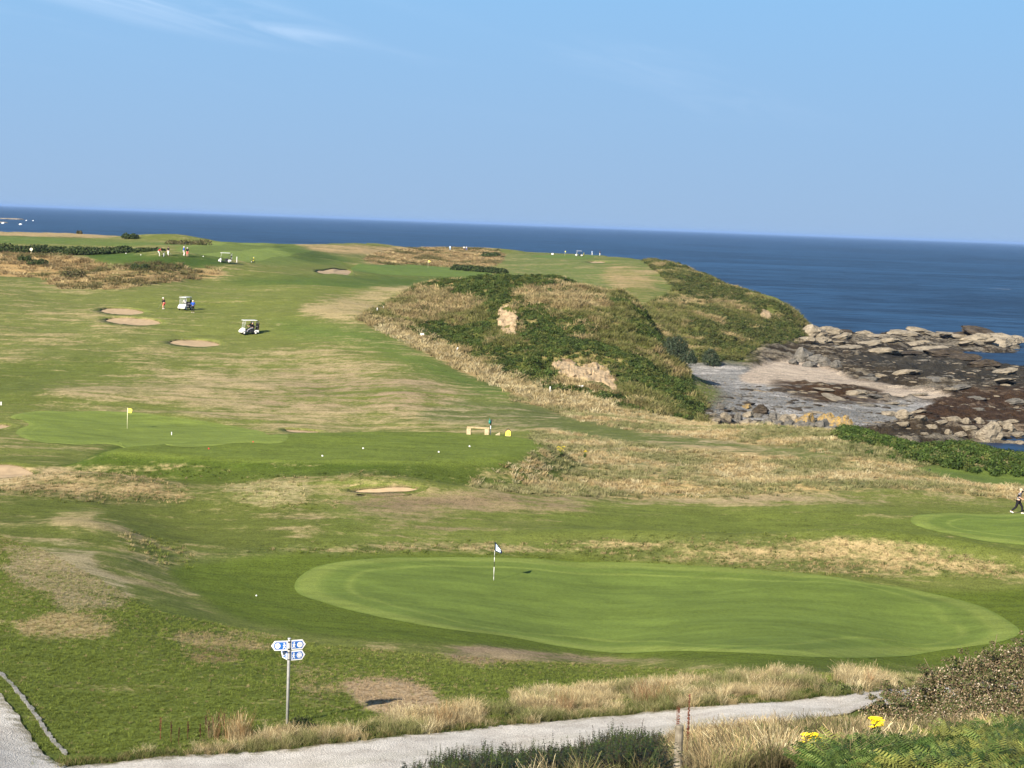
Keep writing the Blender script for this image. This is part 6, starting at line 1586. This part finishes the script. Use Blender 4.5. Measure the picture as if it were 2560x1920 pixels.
# seeding grass along the far side of the path
def cfar(u, v, D):
    t = farl(u) - v; depth = np.interp(u, [120, 260, 420, 560, 720, 900, 1200, 1500, 1900, 2300], [3, 10, 26, 46, 40, 40, 56, 62, 62, 44])
    return (t > -2) & (t < depth * (0.55 + .9 * fbm(u / 45, v / 45, 81, 3))) & (rng.random(len(u)) < np.interp(u, [100, 400, 700, 2300], [.5, .8, 1, 1]))
p, uu, vv = bank(60000, 41, 62, 80, 2420, cfar); ptch = fbm(p[:, 0] / 1.1, p[:, 1] / 1.1, 89, 3); p_ok = rng.random(len(p)) < sstep(.36, .62, ptch) * .9 + .04; p = p[p_ok][:13000]; uu = uu[p_ok][:13000]
hh = np.interp(uu, [100, 350, 600, 900, 1400, 2300], [.15, .24, .34, .38, .44, .42]) * rng.uniform(.55, 1.25, len(p)) * (0.45 + 1.0 * fbm(p[:, 0] / 1.3, p[:, 1] / 1.3, 82, 3))
gq = fbm(p[:, 0] / 1.6, p[:, 1] / 1.6, 83, 3)[:, None]
tt = tints(len(p), [STRAW, (.42, .325, .17), PALE, (.32, .26, .14)], None, .25) * (gq > .45) + tints(len(p), [(.16, .18, .055), (.23, .225, .09), (.30, .27, .13)], None, .25) * (gq <= .45)
scatter('long_grass', 'long straw coloured seeding grass along the far side of the gravel path', p, np.column_stack([hh * .9, hh * .9, hh]), tt, TUFT_TALL)
# green low growth right at the path edge
p, uu, vv = bank(30000, 40, 60, 80, 2420, lambda u, v, D: (farl(u) - v > -4) & (farl(u) - v < 16)); p = p[:7000]
scatter('verge_grass', 'short green verge grass at the edge of the gravel path', p, rng.uniform(.10, .22, len(p)), tints(len(p), [(.065, .095, .018), (.10, .12, .03), (.20, .17, .07)]), TUFT_MID)
# darker leafy clumps and rusty stalks here and there in the verge
q = np.concatenate([np.column_stack([rng.normal(a, c, n), rng.normal(b, 6, n)]) for a, b, c, n in ((1805, 1752, 26, 26), (2090, 1726, 30, 26), (1500, 1772, 40, 18), (1290, 1790, 26, 12), (720, 1838, 26, 16), (930, 1826, 20, 10), (1960, 1738, 22, 12))])
p = np.array([hit(u, v, 40, 66) for u, v in q])
scatter('weeds', 'dark leafy weeds scattered through the verge of the path', p, rng.uniform(.14, .36, len(p)), tints(len(p), [(.06, .085, .022), (.09, .115, .035), (.045, .055, .02)], None, .25), BUSHLET)
q = np.concatenate([np.column_stack([rng.normal(a, c, n), rng.normal(b, 6, n)]) for a, b, c, n in ((1630, 1756, 24, 40), (585, 1846, 24, 30), (1420, 1778, 30, 22), (1120, 1812, 22, 16), (2180, 1714, 20, 14))])
p = np.array([hit(u, v, 40, 66) for u, v in q]); s_ = rng.uniform(.5, .95, len(p))
scatter('long_grass', 'tall rusty stalks rising from the verge of the path', p, np.column_stack([s_ * .5, s_ * .5, s_]), tints(len(p), [(.34, .22, .10), (.28, .16, .08), (.48, .39, .22)], None, .25), TUFT_TALL)
# near side bank
wild = lambda u, v, D: (v > nearl(u) + 2) | (u > 2230)
notfern = lambda u, v: (poly_sd(u, v, np.array([(1960, 1985), (2100, 1935), (2280, 1900), (2420, 1870), (2700, 1822), (2700, 2150), (1960, 2150)], float)) < 6)
p, uu, vv = bank(60000, 19, 46, 1020, 2600, lambda u, v, D: wild(u, v, D) & notfern(u, v) & ((u < 2120) | (v > np.interp(u, [2120, 2200, 2330, 2600], [1770, 1828, 1836, 1830])))); p = p[:15000]; uu = uu[:15000]; vv = vv[:15000]
gq = fbm(p[:, 0] / 1.2, p[:, 1] / 1.6, 84, 3)
gd = (gq > np.interp(uu, [1050, 1300, 1600, 1750, 2300], [.62, .60, .55, .50, .54]) - .02)[:, None]
tt = tints(len(p), [STRAW, (.42, .31, .155), PALE, (.30, .22, .115), (.24, .185, .095)], None, .25) * gd + tints(len(p), [(.14, .16, .045), (.20, .195, .075), (.24, .19, .10), (.12, .105, .05)], None, .25) * ~gd
hh = rng.uniform(.20, .62, len(p)) * np.interp(uu, [1020, 1200, 1640, 1720, 2300], [.6, .6, .6, 1.0, .8]) * (.6 + .8 * fbm(p[:, 0] / .8, p[:, 1] / 1.2, 87, 3))
hh = np.where((np.abs(uu - 1692) < 52) & (p[:, 1] < 22.3), hh * .35, hh)
tt = tt * (.45 + .75 * sstep(.3, .65, fbm(p[:, 0] / .5, p[:, 1] / .7, 86, 3)))[:, None]
for fu, fD in ((2190, 31), (2030, 25)): hh = np.where((np.abs(uu - fu) < 60) & (p[:, 1] < fD + .6) & (p[:, 1] > fD - 6), hh * .25, hh)
scatter('bank_grass', 'tall golden grass on the near bank below the path', p, np.column_stack([hh, hh, hh]), tt, TUFT_TALL)
# leafy weeds with upright dark spires
def spire(seed, n=60):
    r_ = np.random.default_rng(seed); V, F, S_ = [], [], []
    for st in range(3):
        ox, oy = r_.normal(0, .07, 2); lx, ly = r_.normal(0, .10, 2); L = r_.uniform(.7, 1.05)
        for i in range(n // 3):
            t = r_.uniform(.08, 1) ** .8; a = r_.uniform(0, 6.283); s = .10 * (1.05 - .8 * t) + .012; el = r_.uniform(-.1, .7)
            c = np.array([ox + lx * t, oy + ly * t, L * t]); d = np.array([math.cos(a) * math.cos(el), math.sin(a) * math.cos(el), math.sin(el)]); w = np.array([-math.sin(a), math.cos(a), 0]) * s * .32
            k = len(V); V += [tuple(c), tuple(c + d * s * .5 + w), tuple(c + d * s), tuple(c + d * s * .5 - w)]; S_ += [r_.uniform(.7, 1.25)] * 4; F.append((k, k + 1, k + 2, k + 3))
        k = len(V); V += [(ox - .006, oy, 0), (ox + .006, oy, 0), (ox + lx + .003, oy + ly, L), (ox + lx - .003, oy + ly, L)]; S_ += [.8] * 4; F.append((k, k + 1, k + 2, k + 3))
    return proto('spire_mesh', V, F, S_, M_LEAF)
SPIRE = [spire(510 + i, 90) for i in range(4)]
p, uu, vv = bank(14000, 19.5, 42, 1060, 1720, lambda u, v, D: wild(u, v, D) & (rng.random(len(u)) < np.interp(u, [1060, 1120, 1400, 1560, 1720], [.2, .9, .7, 1, .3]))); p = p[:3400]
scatter('weeds', 'dark green leafy weeds with upright spires in front of the path', p, np.column_stack([rng.uniform(.6, 1.1, len(p)), rng.uniform(.6, 1.1, len(p)), rng.uniform(.35, 1.0, len(p)) * np.interp(p[:, 1], [19, 24, 32], [.6, .75, 1]) * np.interp(uu[:3400], [1060, 1200, 1450, 1560, 1720], [.8, .9, .9, 1.1, .7])]), tints(len(p), [(.050, .075, .018), (.065, .090, .024), (.032, .042, .016), (.055, .045, .025)], None, .25), SPIRE)
# fern and heath in the corner
p, uu, vv = bank(24000, 18, 36, 1850, 2640, lambda u, v, D: ~notfern(u + rng.normal(0, 26, len(u)), v + rng.normal(0, 10, len(u)))); p = p[:5200]; 
gq = fbm(p[:, 0] / .9, p[:, 1] / .9, 85, 3)[:, None]
scatter('fern', 'bright green fern filling the lower right corner', p, rng.uniform(.26, .62, len(p)) * (.6 + .8 * fbm(p[:, 0] / .7, p[:, 1] / .9, 88, 3)), tints(len(p), [(.080, .125, .028), (.050, .088, .019), (.115, .155, .04)], None, .3) * (gq < .56) + tints(len(p), [(.20, .21, .05), (.15, .165, .042)], None, .25) * (gq >= .56), FERN)
# sun bleached lawn: short grass that catches the light
def near_lawn(u, v, D):
    return (v < farl(u) - 8) & (v > np.interp(u, [-100, 0, 120, 400, 800, 1300, 1900, 2600], [1330, 1340, 1380, 1530, 1612, 1652, 1682, 1690])) & (u > np.interp(v, [1680, 1890], [-100, 175]) - 400)
p, uu, vv = bank(260000, 44, 100, -60, 2600, near_lawn)
inP = np.array([False] * len(p))
p = p[:45000]; d_ = gsample(dry, p[:, 0], p[:, 1]); f = (d_ + rng.normal(0, .17, len(p)) > .46)[:, None]
B_ = gsampc(cB, p[:, :2]); A_c = gsampc(cA, p[:, :2])
tt = np.where(f, B_ * rng.uniform(.8, 1.35, (len(p), 1)), A_c * rng.uniform(1.0, 2.1, (len(p), 1)))
sc_ = rng.uniform(.035, .09, len(p)) * np.interp(p[:, 1], [45, 60, 100], [1, 1.0, 1.3])
scatter('lawn_grass', 'short mown grass of the near lawn with bleached patches', p, np.column_stack([sc_ * 1.5, sc_ * 1.5, sc_]), tt, TUFT_SHORT)

# single flowers and docks one can point to
M_PETAL = plain('yellow_petal', (.85, .66, .02), .6, .2, .06)
M_DOCK = plain('dock_brown', (.075, .035, .022), .9, .1, .15); M_DOCKR = plain('dock_rust', (.15, .055, .035), .9, .1, .15)
def ragwort(loc, hgt, heads, r_, label, seed):
    o = empty('ragwort', Vector(loc), 0, label, 'flower'); rr = random.Random(seed); st, fl = MB(), MB()
    for i in range(heads):
        a = rr.uniform(0, 6.28); q = r_ * math.sqrt(rr.random()); e = Vector((q * math.cos(a), q * math.sin(a) * .8, hgt + rr.uniform(-.75, .45) * r_))
        st.tube([(0, 0, -.1), (e.x * .3, e.y * .3, hgt * .6), e], [.010, .007, .004], 5)
        for k in range(7):
            b = k * .9; fl.add([e, e + Vector((.042 * math.cos(b - .4), .042 * math.sin(b - .4), .02)), e + Vector((.058 * math.cos(b), .058 * math.sin(b), .01)), e + Vector((.042 * math.cos(b + .4), .042 * math.sin(b + .4), .02))], [(0, 1, 2, 3)])
        fl.sphere(e, .016, 6, 4)
    st.build('stem', plain('ragwort_stem', (.06, .09, .02), .8, .1), o, True); fl.build('flower_head', M_PETAL, o)
    V, F, t = leaves([(0, 0, hgt * .35)], [(r_ * .9, r_ * .9, hgt * .45)], 160, .05, [(.05, .085, .016)], None, seed, .35, hollow=.2)
    np_obj('leaves', V, F, M_FOLI, o, False, {'tint': ('FLOAT_COLOR', t)})
def on_bank(u, vtop, D):
    g = ground_pt(u, D); return g, at(u, vtop, D)[2] - g.z
for u, v, D, n, r_, lb in ((2190, 1804, 31, 26, .14, 'yellow ragwort flower clump in front of the bramble bush'), (2034, 1872, 25, 46, .19, 'wider yellow ragwort clump at the bottom edge beside the ferns')):
    g, hh = on_bank(u, v, D); ragwort(g, max(.3, hh), n, r_, lb, int(u))
for u, v, n, r_, lb in ((1402, 1128, 14, .32, 'bright yellow ragwort clump in the dune grass right of the tee'), (1462, 1134, 4, .14, 'small yellow ragwort sprig right of the larger clump in the dune grass')):
    g = Vector(hit(u, v + 14, 105, 150)); ragwort(g, .62, n * 2, r_, lb, int(u))
def dock(loc, hgt, mat, label, seed, n=70, group=None):
    o = empty('dock_plant', Vector(loc), 0, label, 'plant', group); rr = random.Random(seed); mb = MB()
    mb.tube([(0, 0, -.1), (rr.uniform(-.04, .04), 0, hgt)], [.010, .005], 5)
    for i in range(n):
        t = rr.uniform(.4, 1); a = rr.uniform(0, 6.28); s = .045 * (1.15 - t * .7); c = Vector((0, 0, hgt * t)); d = Vector((math.cos(a) * s, math.sin(a) * s, s * rr.uniform(.2, 1.2)))
        w = Vector((-math.sin(a), math.cos(a), 0)) * .016; mb.add([c, c + d * .5 + w, c + d, c + d * .5 - w], [(0, 1, 2, 3)])
    mb.build('seed_spike', mat, o)
for i, (u, v, h_, m) in enumerate(((400, 1850, .62, M_DOCKR), (428, 1856, .58, M_DOCK), (447, 1862, .5, M_DOCK), (470, 1848, .5, M_DOCK), (515, 1836, .55, M_DOCK), (532, 1838, .5, M_DOCK), (546, 1836, .62, M_DOCK), (560, 1834, .55, M_DOCK), (522, 1846, .5, M_DOCK), (500, 1846, .4, M_DOCK))):
    dock(hit(u, v, 38, 60), h_, m, 'rust red dock spike left of the dark ones beside the path' if i == 0 else 'dark brown dock spike in the grass left of the signpost', 600 + i, group=None if i == 0 else 'dark dock spikes by the path')
for u, v, D, lb in ((1715, 1738, 27, 'tall red dock spike just right of the fence post'), (1690, 1765, 27.5, 'shorter red dock spike behind the fence post')):
    g, hh = on_bank(u, v, D); dock(g, hh, M_DOCKR, lb, int(u), 110)
V, F, t = leaves([(0, 0, .05)], [(.42, .35, .32)], 900, .035, [(.035, .05, .014), (.022, .028, .010), (.05, .06, .02)], None, 700, .5, hollow=.3)
o = empty('shade_clump', Vector(hit(752, 1822, 38, 60)), 0, 'dark leafy clump standing in for shade at the foot of the signpost', 'plant'); np_obj('foliage', V, F, M_FOLI, o, False, {'tint': ('FLOAT_COLOR', t)})  # dark leaves stand in for the start of the pole's shadow
# ------------------------------------------------------------------ sea air: even haze over land and water
hz = MB().box((0, 30000, 17.5), (130000, 62000, 47)).build('haze', bpy.data.materials.new('sea_air'))
hm = hz.data.materials[0]; hm.use_nodes = True; hm.node_tree.nodes.clear()
ho = hm.node_tree.nodes.new('ShaderNodeOutputMaterial'); hv = hm.node_tree.nodes.new('ShaderNodeVolumePrincipled')
hv.inputs['Color'].default_value = (.26, .42, .74, 1); hv.inputs['Density'].default_value = 4.5e-5
hm.node_tree.links.new(hv.outputs[0], ho.inputs['Volume'])
tag(hz, 'thin sea haze over the links and the water', None, None, 'stuff')
